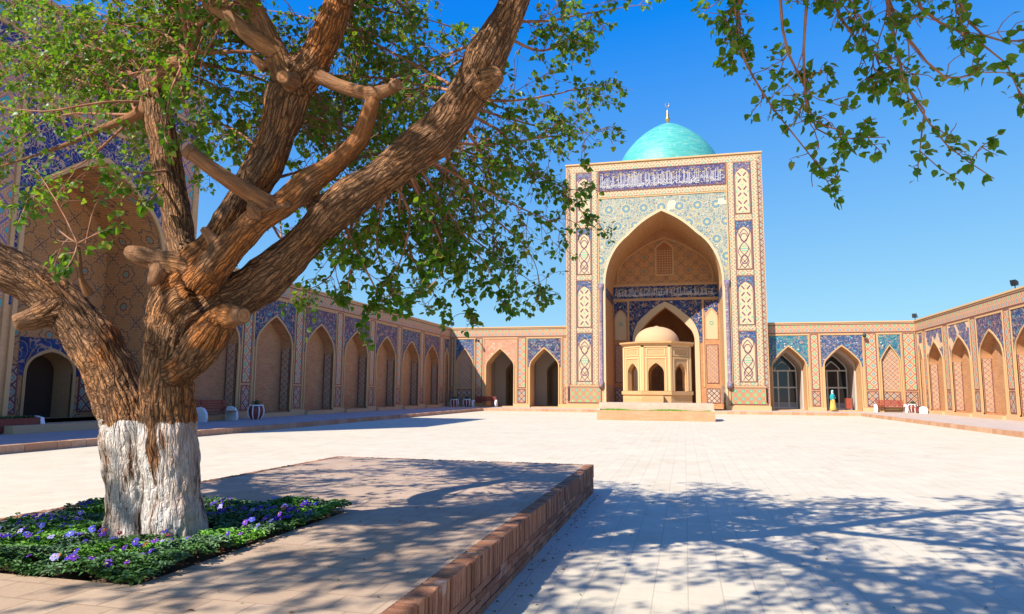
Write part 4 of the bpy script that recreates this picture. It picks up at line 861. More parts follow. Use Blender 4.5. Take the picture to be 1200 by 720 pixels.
# ------------------------------------------------------------------ the old tree
def catmull(P, step):
    """P: list of tuples (any dimension); returns evenly dense samples"""
    P = np.array(P, float)
    if len(P) == 2: P = np.array([P[0], (P[0] + P[1]) / 2, P[1]])
    E_ = np.vstack([2 * P[0] - P[1], P, 2 * P[-1] - P[-2]]); out = []
    for i in range(1, len(E_) - 2):
        p0, p1, p2, p3 = E_[i - 1:i + 3]; L = np.linalg.norm(p2[:3] - p1[:3]); n = max(2, int(L / step))
        for t in np.linspace(0, 1, n, endpoint=False):
            out.append(0.5 * ((2 * p1) + (-p0 + p2) * t + (2 * p0 - 5 * p1 + 4 * p2 - p3) * t * t + (-p0 + 3 * p1 - 3 * p2 + p3) * t ** 3))
    out.append(P[-1]); return np.array(out)

_perm = np.random.default_rng(5).permutation(256); _perm = np.concatenate([_perm, _perm, _perm])
_grad = np.random.default_rng(6).normal(size=(256, 3)); _grad /= np.linalg.norm(_grad, axis=1)[:, None]
def perlin(p):
    i = np.floor(p).astype(int); f = p - i; i &= 255; u = f * f * f * (f * (f * 6 - 15) + 10)
    def g(a, b, c):
        h = _perm[_perm[_perm[(i[:, 0] + a) & 255] + ((i[:, 1] + b) & 255)] + ((i[:, 2] + c) & 255)]
        return ((f - np.array([a, b, c])) * _grad[h]).sum(1)
    def L(a, b, t): return a + (b - a) * t
    x = L(L(L(g(0, 0, 0), g(1, 0, 0), u[:, 0]), L(g(0, 1, 0), g(1, 1, 0), u[:, 0]), u[:, 1]),
          L(L(g(0, 0, 1), g(1, 0, 1), u[:, 0]), L(g(0, 1, 1), g(1, 1, 1), u[:, 0]), u[:, 1]), u[:, 2])
    return x * 1.5

def build_trunk(parent):
    mb = MB(); samples = []; SNAME = []; rs = random.Random(3)
    for name, P in LIMBS.items():
        C = catmull(P, 0.05)
        big = P[0][3] > 0.09
        for i, c in enumerate(C):           # knobbly axis and girth
            q = np.array([[c[0] * 2.1, c[1] * 2.1, c[2] * 2.1]])
            C[i, 3] = max(c[3], 0.012) * (1 + (0.16 if big else 0.1) * float(perlin(q + 7)[0]))
        mb.tube([tuple(c[:3]) for c in C], [float(c[3]) for c in C], 20 if big else 10)
        T = np.gradient(C[:, :3], axis=0); T /= np.linalg.norm(T, axis=1)[:, None] + 1e-9
        a = np.cross(T[0], [0.2, 1.0, 0.1]); a /= np.linalg.norm(a); s = 0.0; off = rs.uniform(0, 40)
        for i in range(len(C)):
            a = a - T[i] * a.dot(T[i]); a /= np.linalg.norm(a); b = np.cross(T[i], a)
            if i: s += np.linalg.norm(C[i, :3] - C[i - 1, :3])
            samples.append((C[i, :3].copy(), C[i, 3], T[i].copy(), a.copy(), b, s + off)); SNAME.append(name)
    tmp = mb.build('tmp', MT['wood'])
    rm = tmp.modifiers.new('r', 'REMESH'); rm.mode = 'VOXEL'; rm.voxel_size = 0.0145; rm.use_smooth_shade = True
    sm = tmp.modifiers.new('s', 'SMOOTH'); sm.factor = 0.6; sm.iterations = 9
    dg = bpy.context.evaluated_depsgraph_get(); me = bpy.data.meshes.new_from_object(tmp.evaluated_get(dg), depsgraph=dg)
    bpy.data.objects.remove(tmp)
    n = len(me.vertices); V = np.empty(n * 3); me.vertices.foreach_get('co', V); V = V.reshape(-1, 3)
    Nn = np.empty(n * 3); me.vertices.foreach_get('normal', Nn); Nn = Nn.reshape(-1, 3)
    SP_ = np.array([s[0] for s in samples]); SR = np.array([s[1] for s in samples]); ST = np.array([s[2] for s in samples])
    SA = np.array([s[3] for s in samples]); SB = np.array([s[4] for s in samples]); SS = np.array([s[5] for s in samples])
    idx = np.empty(n, int)
    for c0 in range(0, n, 4000):
        d = np.linalg.norm(V[c0:c0 + 4000, None, :] - SP_[None], axis=2) - SR[None] * 0.9
        idx[c0:c0 + 4000] = d.argmin(1)
    D = V - SP_[idx]; s = SS[idx] + (D * ST[idx]).sum(1)
    pa = (D * SA[idx]).sum(1); pb = (D * SB[idx]).sum(1); r = SR[idx]
    rr = np.sqrt(pa ** 2 + pb ** 2) + 1e-6
    ref = np.clip(r, 0.06, 0.34)
    bark = np.stack([pa / rr * ref, pb / rr * ref, s], 1)
    warp = np.stack([perlin(bark * [5, 5, 2.2] + 3), perlin(bark * [5, 5, 2.2] + 19), perlin(bark * [5, 5, 2.2] + 31)], 1) * 0.022
    q = bark + warp * [1, 1, 2.5]
    n1 = perlin(q * [19, 19, 2.0]); n2 = perlin(q * [34, 34, 4.6] + 9); n3 = perlin(q * [55, 55, 14] + 4)
    ridge = 1 - np.abs(n1) * 2.6; ridge2 = 1 - np.abs(n2) * 2.4
    lump = perlin(V * 3.1 + 5) ; lump2 = perlin(V * 7.3 + 5)
    thick = np.clip((r - 0.05) / 0.16, 0.0, 1)
    white = np.clip((1.36 - V[:, 2]) / 0.1, 0, 1) * (np.abs(V[:, 0] + 4.1) < 1)
    k = thick * (1 - 0.45 * white)
    groove = np.clip(0.55 * ridge + 0.45 * ridge2, -1, 1)          # 1 = bottom of a furrow
    disp = -0.027 * k * np.clip(groove - 0.15, 0, 1) ** 1.1 + 0.006 * k * n3 + lump * (0.028 * thick + 0.004) + lump2 * (0.013 * thick + 0.002)
    # the long seam between the two stems
    V2 = V + Nn * disp[:, None]
    me.vertices.foreach_set('co', V2.ravel())
    at = me.attributes.new('bark', 'FLOAT_VECTOR', 'POINT'); at.data.foreach_set('vector', (bark * 1.0).ravel())
    a2 = me.attributes.new('groove', 'FLOAT', 'POINT'); a2.data.foreach_set('value', np.clip(groove, 0, 1))
    names_ = np.array(SNAME)[idx]; ex = np.clip(perlin(V * [3.0, 3.0, 1.6] + 11) * 3.5 + 0.75, 0, 1) * (Nn[:, 1] < 0.25) * ((names_ == 'mid') | (names_ == 'bulge') | (names_ == 'second')) * (V[:, 2] > 1.9)
    a4 = me.attributes.new('bare', 'FLOAT', 'POINT'); a4.data.foreach_set('value', ex.astype(float))
    a3 = me.attributes.new('girth', 'FLOAT', 'POINT'); a3.data.foreach_set('value', thick)
    me.polygons.foreach_set('use_smooth', [True] * len(me.polygons)); me.update()
    me.materials.clear(); me.materials.append(bark_mat())
    me.name = 'trunk'; o = bpy.data.objects.new('trunk', me); COL.objects.link(o); o.parent = parent
    return o

def attr(m, name, out='Fac'):
    a = m.nt.nodes.new('ShaderNodeAttribute'); a.attribute_name = name; return a.outputs[out]
def bark_mat():
    m = Mat('bark', 0.88, 0.2)
    bv = attr(m, 'bark', 'Vector'); gr = S(m.nt, attr(m, 'groove')); th = S(m.nt, attr(m, 'girth')); W = m.world()
    sp = m.nt.nodes.new('ShaderNodeSeparateXYZ'); m.nt.links.new(W, sp.inputs[0]); Z = S(m.nt, sp.outputs[2])
    st = m.scale(bv, (1, 1, 0.10))
    fine = m.noise(70, st, detail=6, rough=0.7); mid = m.noise(22, st, detail=5, rough=0.65)
    wn = m.nt.nodes.new('ShaderNodeTexNoise'); wn.inputs['Scale'].default_value = 9; wn.inputs['Detail'].default_value = 3; m.nt.links.new(bv, wn.inputs['Vector'])
    wv = m.nt.nodes.new('ShaderNodeVectorMath'); wv.operation = 'MULTIPLY_ADD'; m.nt.links.new(wn.outputs['Color'], wv.inputs[0]); wv.inputs[1].default_value = (0.05, 0.05, 0.09); m.nt.links.new(bv, wv.inputs[2])
    cr1 = m.voro(1.0, m.scale(wv.outputs[0], (30, 30, 3.2)), 'DISTANCE_TO_EDGE'); cr2 = m.voro(1.0, m.scale(wv.outputs[0], (62, 62, 8)), 'DISTANCE_TO_EDGE')
    crack = cr1.ramp(0.0, 0.20, 1.0, 0.0).max(cr2.ramp(0.0, 0.12, 0.55, 0.0)) * th.ramp(0.0, 0.5, 0.15, 1.0)
    c = m.mix(mid.ramp(0.3, 0.7), (0.23, 0.108, 0.05), (0.43, 0.225, 0.108))
    c = m.mix(m.noise(2.2, W, detail=4).ramp(0.46, 0.62), c, m.mix(mid.ramp(0.35, 0.65), (0.36, 0.145, 0.052), (0.58, 0.27, 0.10)))
    c = m.mix(m.noise(1.4, m.scale(W, 1, (4, 2, 0)), detail=5).ramp(0.57, 0.66) * 0.85, c, (0.50, 0.16, 0.03))
    c = m.mix(S(m.nt, attr(m, 'bare')) * mid.ramp(0.35, 0.6, 0.35, 0.95), c, (0.58, 0.19, 0.035))
    c = m.mix(fine.ramp(0.45, 0.75) * 0.35, c, (0.42, 0.27, 0.17))
    c = m.mix(gr.ramp(0.5, 1.0) * 0.7, c, (0.075, 0.036, 0.02))
    c = m.mix(crack * 0.9, c, (0.035, 0.018, 0.011))
    # thin limbs are smoother and redder
    c = m.mix(th.ramp(0.0, 0.35, 1.0, 0.0) * 0.6, c, m.mix(mid.ramp(0.3, 0.7), (0.16, 0.072, 0.035), (0.28, 0.145, 0.078)))
    edge = Z + (m.noise(9, bv, detail=5) - 0.5) * 0.26
    wm = edge.lt(1.335) * Z.gt(0.2)
    wear = m.noise(11, m.scale(bv, (1, 1, 0.10)), detail=7, rough=0.7)
    hold = (wear + gr * -0.07 + crack * -0.05).ramp(0.36, 0.41) * wm
    wc = m.mix(m.noise(5, bv, detail=5).ramp(0.3, 0.7), (0.50, 0.42, 0.36), (0.68, 0.63, 0.58))
    wc = m.mix(m.noise(2.6, m.scale(bv, (1, 1, 0.35)), detail=4).ramp(0.45, 0.66) * 0.7, wc, (0.46, 0.27, 0.17))
    c = m.mix(hold, c, wc)
    m.col(c); m.bump(fine * 0.7 + mid * 0.7 - crack * 1.1, 0.9, 0.016); return m.mat

# thin wood and leaves ------------------------------------------------
tw_v, tw_f = [], []                       # twig tubes
leafP, leafD, leafS = [], [], []          # leaf bases, directions, sizes
def unit(v):
    return v / (np.linalg.norm(v) + 1e-9)
def add_twig(pts, r0, r1, n):
    pts = np.array(pts); base0 = len(tw_v); N_ = len(pts)
    ref = np.array([0.21, 0.33, 0.92])
    for i, p in enumerate(pts):
        t = unit(pts[min(i + 1, N_ - 1)] - pts[max(i - 1, 0)]); a = np.cross(t, ref)
        if np.linalg.norm(a) < 0.1: a = np.cross(t, [1, 0, 0])
        a = unit(a); b = np.cross(t, a); r = r0 + (r1 - r0) * i / (N_ - 1)
        for k in range(n):
            w = 2 * math.pi * k / n; tw_v.append(p + a * (math.cos(w) * r) + b * (math.sin(w) * r))
    for i in range(N_ - 1):
        for k in range(n):
            k2 = (k + 1) % n; tw_f.append((base0 + i * n + k, base0 + i * n + k2, base0 + (i + 1) * n + k2, base0 + (i + 1) * n + k))
def rnd3(): return rng.normal(size=3)
def wander(p, d, L, n, wob, droop):
    pts = [np.array(p, float)]; d = unit(np.array(d, float)); st = L / n
    for _ in range(n):
        d = unit(d + rnd3() * wob + np.array([0, 0, -droop])); pts.append(pts[-1] + d * st)
    return pts
def leaves_on(pts, dens, size):
    L = sum(np.linalg.norm(pts[i + 1] - pts[i]) for i in range(len(pts) - 1)); n = max(1, int(rng.poisson(L * dens)))
    for _ in range(n):
        t = rng.uniform(0.15, 1.0) ** 0.8 * (len(pts) - 1); i = min(int(t), len(pts) - 2); f = t - i
        p = pts[i] * (1 - f) + pts[i + 1] * f
        for _k in range(1 if rng.random() < 0.5 else 3):
            d = unit(unit(pts[i + 1] - pts[i]) * 0.5 + rnd3() * 0.8 + np.array([0, 0, -0.35]))
            leafP.append(p + d * rng.uniform(0.01, 0.03)); leafD.append(d); leafS.append(size * rng.uniform(0.45, 1.15))
BLOCK = []
def clear_ok(p):
    """thin the growth where the crown is open: keep it out of the air right of the crown"""
    return True
def bough(P, r0, kids, kl, tw, leafd, size, droop=0.10, seg=6):
    C = catmull([(*p, 0) for p in P], 0.10)[:, :3]
    C = C + np.cumsum(rng.normal(size=C.shape) * 0.006, axis=0) * np.linspace(0, 1, len(C))[:, None]
    add_twig(C, r0, 0.002, seg); L = len(C) * 0.10
    leaves_on(list(C[len(C) // 3:]), leafd * 0.5, size); leaves_on(list(C[-4:]), leafd * 2.0, size)
    for _ in range(int(kids * L)):
        t = rng.uniform(0.12, 1.0); i = min(int(t * (len(C) - 1)), len(C) - 2)
        ax = unit(C[i + 1] - C[i]); d = unit(ax * 0.8 + unit(rnd3()) * 0.95)
        l1 = kl * rng.uniform(0.4, 1.1) * (1.15 - 0.5 * t)
        A = wander(C[i], d, l1, 5, 0.22, droop); add_twig(A, max(0.0035, r0 * 0.32 * (1.1 - t)), 0.0022, 4)
        leaves_on(A[2:], leafd * 0.7, size)
        for _j in range(rng.poisson(tw)):
            j = rng.integers(1, 5); d2 = unit(unit(A[j + 1] - A[j]) * 0.6 + unit(rnd3()) * 0.9)
            B = wander(A[j], d2, l1 * rng.uniform(0.25, 0.6), 3, 0.25, droop * 1.3); add_twig(B, 0.0030, 0.0016, 3)
            leaves_on(B, leafd, size)

def crown(parent):
    # thin branches the picture shows
    for i, P in enumerate(BOUGHS):
        P = [np.array(p) for p in P]; dense = i in (30, 31, 32, 33, 34, 36, 37, 38)
        near = i in (6, 7, 8, 9, 12, 41, 42, 43, 44, 45)
        r0 = 0.008 if 41 <= i <= 45 else 0.016 if i > 45 else (0.012 if near else 0.015)
        bough(P, r0, 5.0 if near else (8.5 if dense else 8.5), 0.26 if near else (0.42 if dense else 0.55), 2.0 if near else 4.6 if 46 <= i < 65 else 3.6,
              10 if near else (20 if dense else 7.0 if 46 <= i < 65 else 5.5 if i >= 65 else 10), 0.062 if near else (0.062 if dense else 0.057), droop=0.14)
    for P in HANGING:
        bough([np.array(p) for p in P], 0.011, 9.0, 0.28, 3.0, 15, 0.047, droop=0.10)
    # high crown, mostly above the picture; it throws the dappled shade
    tips = []
    def limb_pts(n, a, b):
        C = catmull(LIMBS[n], 0.1)[:, :3]; return C[int(a * len(C)):int(b * len(C))]
    src = [(limb_pts('big_right', 0.72, 1), 11), (limb_pts('mid', 0.80, 1), 20), (limb_pts('mid_left', 0.5, 1), 12), (limb_pts('left_stem', 0.72, 1), 22), (limb_pts('rear', 0.35, 1), 56), (limb_pts('over_near', 0.2, 1), 70), (limb_pts('over_back', 0.2, 1), 60), (limb_pts('rear_left', 0.3, 1), 40),
           (limb_pts('overhead', 0.12, 1), 44), (limb_pts('back_top', 0.5, 1), 8)]
    for C, n in src:
        for _ in range(n):
            p = C[rng.integers(0, len(C))]
            for _try in range(30):
                d = unit(rnd3() * [1, 1, 0.45] + [0, 0, 0.25]); L = rng.uniform(0.9, 2.1); e_ = p + d * L
                ok = e_[2] > 1.6 + 0.68 * max(e_[1], 0.2) + 0.15 or (e_[1] > 5 and e_[0] < -0.15 * e_[1] - 0.4 and e_[2] > 3.6) or e_[1] < -0.5
                if ok and e_[2] > 3.4: break
            else: continue
            mid_ = (p + e_) / 2 + rnd3() * 0.12 + np.array([0, 0, 0.15])
            bough([p, mid_, e_], 0.026, 6.0, 0.6, 3.2, 8.0, 0.064, droop=0.05, seg=5)
    V = np.array(tw_v); me = bpy.data.meshes.new('branches')
    F = np.array(tw_f, dtype=np.int32); me.vertices.add(len(V)); me.vertices.foreach_set('co', V.ravel())
    me.loops.add(F.size); me.loops.foreach_set('vertex_index', F.ravel()); me.polygons.add(len(F))
    me.polygons.foreach_set('loop_start', np.arange(0, F.size, 4)); me.polygons.foreach_set('use_smooth', [True] * len(F)); me.update(calc_edges=True)
    tm = Mat('twig_bark', 0.85, 0.25); tm.col(tm.mix(tm.noise(6, tm.world(), detail=4).ramp(0.35, 0.65), (0.22, 0.085, 0.045), (0.40, 0.205, 0.12))); me.materials.append(tm.mat)
    o = bpy.data.objects.new('branches', me); COL.objects.link(o); o.parent = parent
    # leaves: folded, toothed blades, varied
    P = np.array(leafP); Dv = np.array(leafD); Sz = np.array(leafS)[:, None]; n = len(P); print('leaves', n, 'twig faces', len(F))
    up = np.array([-0.2, -0.3, 1.0]) + rng.normal(size=(n, 3)) * 0.65
    X = Dv; Z = up - X * (up * X).sum(1)[:, None]; Z /= np.linalg.norm(Z, axis=1)[:, None]; Y = np.cross(Z, X)
    fold = rng.uniform(0.1, 0.5, (n, 1)); curl = rng.uniform(-0.1, 0.35, (n, 1))
    def pt(x, y, z): return P + (X * x + Y * y + Z * (z + abs(y) * fold - curl * x * x)) * Sz
    prof = [(0.0, 0.0), (0.02, 0.26), (0.22, 0.44), (0.50, 0.42), (0.62, 0.33), (0.82, 0.17)]
    mids = [pt(0, 0, 0), pt(0.45, 0, 0), pt(1.0, 0, 0)]
    VV = [mids[0], mids[1], mids[2]] + [pt(x, y, 0) for x, y in prof[1:]] + [pt(x, -y, 0) for x, y in prof[1:]]
    K = len(VV); A = np.stack(VV, 1).reshape(-1, 3)
    quads = [(0, 3, 4, 1), (1, 4, 5, 6), (1, 6, 7, 2), (0, 1, 9, 8), (1, 11, 10, 9), (1, 2, 12, 11)]
    F = (np.array(quads)[None] + (np.arange(n) * K)[:, None, None]).reshape(-1, 4).astype(np.int32)
    me = bpy.data.meshes.new('crown'); me.vertices.add(len(A)); me.vertices.foreach_set('co', A.ravel())
    me.loops.add(F.size); me.loops.foreach_set('vertex_index', F.ravel()); me.polygons.add(len(F)); me.polygons.foreach_set('loop_start', np.arange(0, F.size, 4)); me.update(calc_edges=True)
    lm = Mat('mulberry_leaf', 0.42, 0.45); g_ = lm.nt.nodes.new('ShaderNodeNewGeometry'); ri = S(lm.nt, g_.outputs['Random Per Island'])
    c = lm.mix(ri, (0.020, 0.085, 0.006), (0.10, 0.215, 0.012)); c = lm.mix(ri.gt(0.93), c, (0.26, 0.24, 0.03))
    c = lm.mix(lm.noise(1.1, lm.world(), detail=2).ramp(0.42, 0.62) * 0.5, c, (0.11, 0.20, 0.018)); lm.col(c)
    tr = lm.nt.nodes.new('ShaderNodeBsdfTranslucent'); tc = lm.mix(ri, (0.12, 0.33, 0.008), (0.36, 0.50, 0.02)); lm.nt.links.new(tc.k, tr.inputs[0])
    ms = lm.nt.nodes.new('ShaderNodeMixShader'); ms.inputs[0].default_value = 0.42; lm.nt.links.new(lm.bsdf.outputs[0], ms.inputs[1]); lm.nt.links.new(tr.outputs[0], ms.inputs[2])
    lm.nt.links.new(ms.outputs[0], lm.nt.nodes['Material Output'].inputs[0]); me.materials.append(lm.mat)
    o = bpy.data.objects.new('crown', me); COL.objects.link(o); o.parent = parent

tree = thing('mulberry_tree', 'old forked tree with furrowed bark and whitewashed trunk standing in a flower bed', 'tree')
build_trunk(tree); crown(tree)
def cut_end(limb, f):
    a, b = Vector(LIMBS[limb][-2][:3]), Vector(LIMBS[limb][-1][:3]); d = (b - a).normalized(); r = LIMBS[limb][-1][3]
    q = MB(); q.tube([b - d * 0.02, b + d * (r * f), b + d * (r * f + 0.012)], [r * 1.02, r * 0.98, r * 0.86], 18)
    c0 = b + d * (r * f + 0.013); u = d.cross(Vector((0, 0, 1))).normalized(); w_ = d.cross(u)
    for i in range(3): rr_ = r * (0.75 - 0.22 * i); q.poly([c0 + d * 0.001 * i + (u * math.cos(k * 0.35) + w_ * math.sin(k * 0.35)) * rr_ for k in range(18)], 1 + i % 2)
    q.build('cut_end', [m_plain('stub_bark', (0.17, 0.08, 0.04), 0.9, 0.2, 0.4, 20), m_plain('cut_wood', (0.36, 0.155, 0.055), 0.9, 0.2, 0.6, 30), m_plain('cut_wood_dark', (0.24, 0.09, 0.035), 0.9, 0.2, 0.6, 30)], tree)
for nm, f_ in (('cut_stub', 0.35), ('mid_cut', 0.5), ('bulge', 0.45), ('cross', 0.5), ('mid_stub', 0.4)): cut_end(nm, f_)

def litter():
    q = MB(); rr = random.Random(8)
    for _ in range(420):
        x, y = rr.uniform(-5.9, 3.5), rr.uniform(2.2, 11.0)
        if BX0 - 0.05 < x < BX1 + 0.1 and BY0 - 0.1 < y < BY1 + 0.05: continue
        z = PH if x < PX1 - 0.02 else 0.0
        if x > PX1 and rr.random() < 0.6: x = PX1 + 0.03 + abs(rr.gauss(0, 0.12))
        a = rr.uniform(0, 6.28); L = rr.uniform(0.015, 0.045); d = Vector((math.cos(a), math.sin(a), 0)) * L; s = Vector((-math.sin(a), math.cos(a), 0)) * L * rr.uniform(0.15, 0.38); c = Vector((x, y, z + 0.004)); u = Vector((0, 0, rr.uniform(0.002, 0.014)))
        q.poly([c, c + d * 0.5 + s + u, c + d, c + d * 0.5 - s + u * 0.4], rr.choice((0, 0, 1)))
    tag(q.build('leaf_litter', [m_plain('dry_leaf', (0.22, 0.12, 0.05), 0.9, 0.2, 0), m_plain('fallen_green_leaf', (0.08, 0.13, 0.02), 0.7, 0.2, 0)]), 'scattered fallen leaf scraps on the paving', None, kind='stuff')
litter()

# ------------------------------------------------------------------ flower bed
def bed():
    base = (-4.35, 4.95); P, Dd, Sz_, Kk = [], [], [], []
    n = 6500
    x = rng.uniform(BX0 + 0.03, BX1 + 0.03, n); y = rng.uniform(BY0 - 0.02, BY1, n)
    far = ((x + 4.1) / 0.50) ** 2 + ((y - 4.8) / 0.36) ** 2 > 1
    x, y = x[far], y[far]
    hgt = 0.05 + 0.10 * np.clip(0.5 + perlin(np.stack([x * 2.3, y * 2.3, x * 0 + 3], 1)), 0, 1)
    V, F, Fl, Fv = [], [], [], []
    me = MB(); fl = MB()
    def blade(mb, p, d, L, w, mi):
        d = Vector(d).normalized(); s = d.cross(Vector((0, 0, 1)))
        if s.length < 0.05: s = Vector((1, 0, 0))
        s.normalize(); s = s * w; p = Vector(p); m1 = p + d * L * 0.5; e1 = p + d * L + Vector((0, 0, -L * 0.22)); m1.z += L * 0.1
        mb.poly([p, m1 + s, e1, m1 - s], mi)
    for i in range(len(x)):
        zone = perlin(np.array([[x[i] * 1.6, y[i] * 1.6, 8.0]]))[0]; mi = 0 if zone < -0.12 else (1 if zone < 0.2 else 2)
        a0 = random.uniform(0, 6.28); h = 0.42 + hgt[i] * random.uniform(0.5, 1.0)
        for k in range(6):
            a = a0 + k * 1.05 + random.uniform(-0.3, 0.3); L = random.uniform(0.03, 0.065)
            blade(me, (x[i], y[i], h), (math.cos(a), math.sin(a), random.uniform(-0.1, 0.9)), L, L * random.uniform(0.14, 0.3), mi)
    def leafm(name, c1, c2):
        m = Mat(name, 0.5, 0.35); g_ = m.nt.nodes.new('ShaderNodeNewGeometry'); ri = S(m.nt, g_.outputs['Random Per Island']); m.col(m.mix(ri, c1, c2)); return m.mat
    o = me.build('flower_bed_foliage', [leafm('dark_leaf', (0.035, 0.10, 0.02), (0.08, 0.17, 0.03)), leafm('grey_leaf', (0.07, 0.15, 0.06), (0.14, 0.23, 0.09)), leafm('bright_leaf', (0.08, 0.22, 0.015), (0.15, 0.33, 0.03))])
    tag(o, 'low green bedding foliage filling the square flower bed', None, kind='stuff')
    # pansies
    cols = [(0.045, 0.02, 0.30), (0.13, 0.03, 0.34), (0.09, 0.10, 0.50), (0.34, 0.30, 0.62), (0.72, 0.70, 0.74), (0.55, 0.20, 0.02), (0.30, 0.02, 0.04), (0.62, 0.46, 0.04)]
    for _ in range(620):
        xx, yy = random.uniform(BX0 + 0.1, BX1 - 0.06), random.uniform(BY0 + 0.1, BY1 - 0.08)
        if ((xx + 4.1) / 0.50) ** 2 + ((yy - 4.8) / 0.38) ** 2 < 1: continue
        if perlin(np.array([[xx * 1.9, yy * 1.9, 4.0]]))[0] < -0.10: continue
        zone = perlin(np.array([[xx * 1.3, yy * 1.3, 14.0]]))[0]
        mi = random.choice([0, 1, 2, 0, 1, 3, 0]) if random.random() < 0.93 else random.choice([4, 4, 5, 6, 7])
        if abs(xx + 3.75) < 0.4 and yy < 4.5 and random.random() < 0.6: mi = random.choice([1, 5, 6, 6])
        z = 0.50 + random.uniform(0.0, 0.07); tilt = Vector((random.uniform(-.4, .4), random.uniform(-1.0, -0.1), random.uniform(0.5, 1))).normalized()
        a = tilt.cross(Vector((0, 0, 1))).normalized(); b = tilt.cross(a); rr = random.uniform(0.014, 0.026); c = Vector((xx, yy, z))
        for k in range(5):
            w = k * 1.2566 + random.uniform(-.1, .1) + 0.3; d = a * math.cos(w) + b * math.sin(w); s = a * -math.sin(w) + b * math.cos(w)
            f_ = fl.poly([c + tilt * 0.002 * k, c + d * rr * 0.7 + s * rr * 0.55 + tilt * 0.004, c + d * rr * 1.15 + s * rr * 0.3 + tilt * 0.002, c + d * rr * 1.15 - s * rr * 0.3, c + d * rr * 0.7 - s * rr * 0.55 + tilt * 0.005], mi)
        fl.poly([c + tilt * 0.012 + a * 0.005 * math.cos(q) + b * 0.005 * math.sin(q) for q in (0, 1.26, 2.5, 3.8, 5.0)], 7)
        fl.tube([c, c - tilt * 0.01 - Vector((0, 0, 0.06))], 0.002, 3, 8, cap=False)
    mats = []
    for i, cc in enumerate(cols): mm = Mat('petal', 0.6, 0.2); mm.col(cc); mats.append(mm.mat)
    mm = Mat('stem', 0.6, 0.2); mm.col((0.08, 0.2, 0.03)); mats.append(mm.mat)
    tag(fl.build('pansies', mats), 'violet, blue, white and orange pansies scattered through the flower bed', None, kind='stuff')
bed()

# ------------------------------------------------------------------ benches, pots, lamps, person
def bench(label, loc, rz, color='maroon'):
    t = thing('bench', label, 'bench', loc, rz, 'painted benches by the arcade walls')
    for s in (-1, 1):
        q = MB(); x0, x1 = sorted((s * 0.98, s * 1.12)); prof = [(-0.26, 0), (0.28, 0), (0.31, 0.15), (0.30, 0.46), (0.22, 0.60), (0.06, 0.63), (-0.12, 0.56), (-0.25, 0.40), (-0.29, 0.15)]
        q.poly([(x0, y, z) for y, z in prof][::-1]); q.poly([(x1, y, z) for y, z in prof])
        for a, b in zip(prof, prof[1:] + prof[:1]): q.poly([(x0, a[0], a[1]), (x0, b[0], b[1]), (x1, b[0], b[1]), (x1, a[0], a[1])])
        q.build('end_panel', MT['white_paint'], t)
    q = MB()
    for i in range(5): q.box(-0.98, 0.98, -0.30 + i * 0.105, -0.21 + i * 0.105, 0.40, 0.43)
    q.build('seat', MT[color], t)
    q = MB()
    for i in range(4): q.box(-0.98, 0.98, 0.26 + i * 0.02, 0.285 + i * 0.02, 0.50 + i * 0.11, 0.59 + i * 0.11)
    for x in (-0.7, 0.7): q.box(x - 0.03, x + 0.03, 0.30, 0.34, 0.40, 0.92)
    q.build('backrest', MT[color], t)
MT['bench_red'] = m_plain('bench_red', (0.30, 0.05, 0.03), 0.6, 0.3, 0.2)
bench('dark red slatted bench with white end panels in the shade beside the ribbed white pot', (-20.15, 26.9, 0.2), R(90))
bench('dark red bench in the shaded corner where the two arcades meet', (-17.35, YF - 0.55, 0.2), 0)
bench('sunlit red bench against the blind arch right of the glazed doors', (15.5, YF - 0.75, 0.2), 0, 'bench_red')
plant_mat = m_plain('pot_plant_leaf', (0.05, 0.12, 0.03), 0.6, 0.3, 0.2)
def pot(label, loc, sc=1.0):
    t = thing('plant_pot', label, 'plant pot', loc, group=None)
    q = MB(); prof = [(0.20, 0), (0.24, 0.06), (0.30, 0.18), (0.33, 0.34), (0.31, 0.48), (0.26, 0.58), (0.24, 0.55), (0.0, 0.52)]
    prof = [(r * sc, z * sc) for r, z in prof]; q.lathe(prof, 24, close=False); q.build('body', MT['maroon'], t, smooth=True)
    rb = MB()
    for k in range(8):
        w = k * math.pi / 4 + 0.2; pts = [((r + 0.02 * sc) * math.cos(w), (r + 0.02 * sc) * math.sin(w), z) for r, z in prof[:6]]
        rb.tube(pts, [0.022 * sc, 0.026 * sc, 0.03 * sc, 0.03 * sc, 0.026 * sc, 0.022 * sc], 6)
    rb.lathe([(0.27 * sc, 0.56 * sc), (0.30 * sc, 0.58 * sc), (0.30 * sc, 0.62 * sc), (0.24 * sc, 0.62 * sc)], 24); rb.build('white_rim', MT['white_paint'], t, smooth=True)
    lf = MB()
    for _ in range(150):
        w, r, h = random.uniform(0, 6.28), random.uniform(0, 0.2) * sc, random.uniform(0.6, 0.78) * sc; c = Vector((r * math.cos(w), r * math.sin(w), h)); d = Vector((math.cos(w), math.sin(w), random.uniform(-0.2, 0.8))).normalized() * 0.11 * sc; s = d.cross(Vector((0, 0, 1))) * 0.35
        lf.poly([c, c + d * 0.5 + s, c + d, c + d * 0.5 - s])
    lf.build('foliage', plant_mat, t)
pot('ribbed white and maroon pot beside the dark red bench left of the first niche', (-19.7, 29.1, 0.2), 1.1)
pot('ribbed white and dark pot in the shaded corner nearest the bench', (-18.95, YF - 0.75, 0.2), 1.1)
pot('ribbed dark pot furthest into the shaded corner, against the left arcade', (-19.85, YF - 1.6, 0.2), 1.1)
pot('sunlit ribbed white pot right beside the red bench', (17.0, YF - 0.95, 0.2), 1.05)
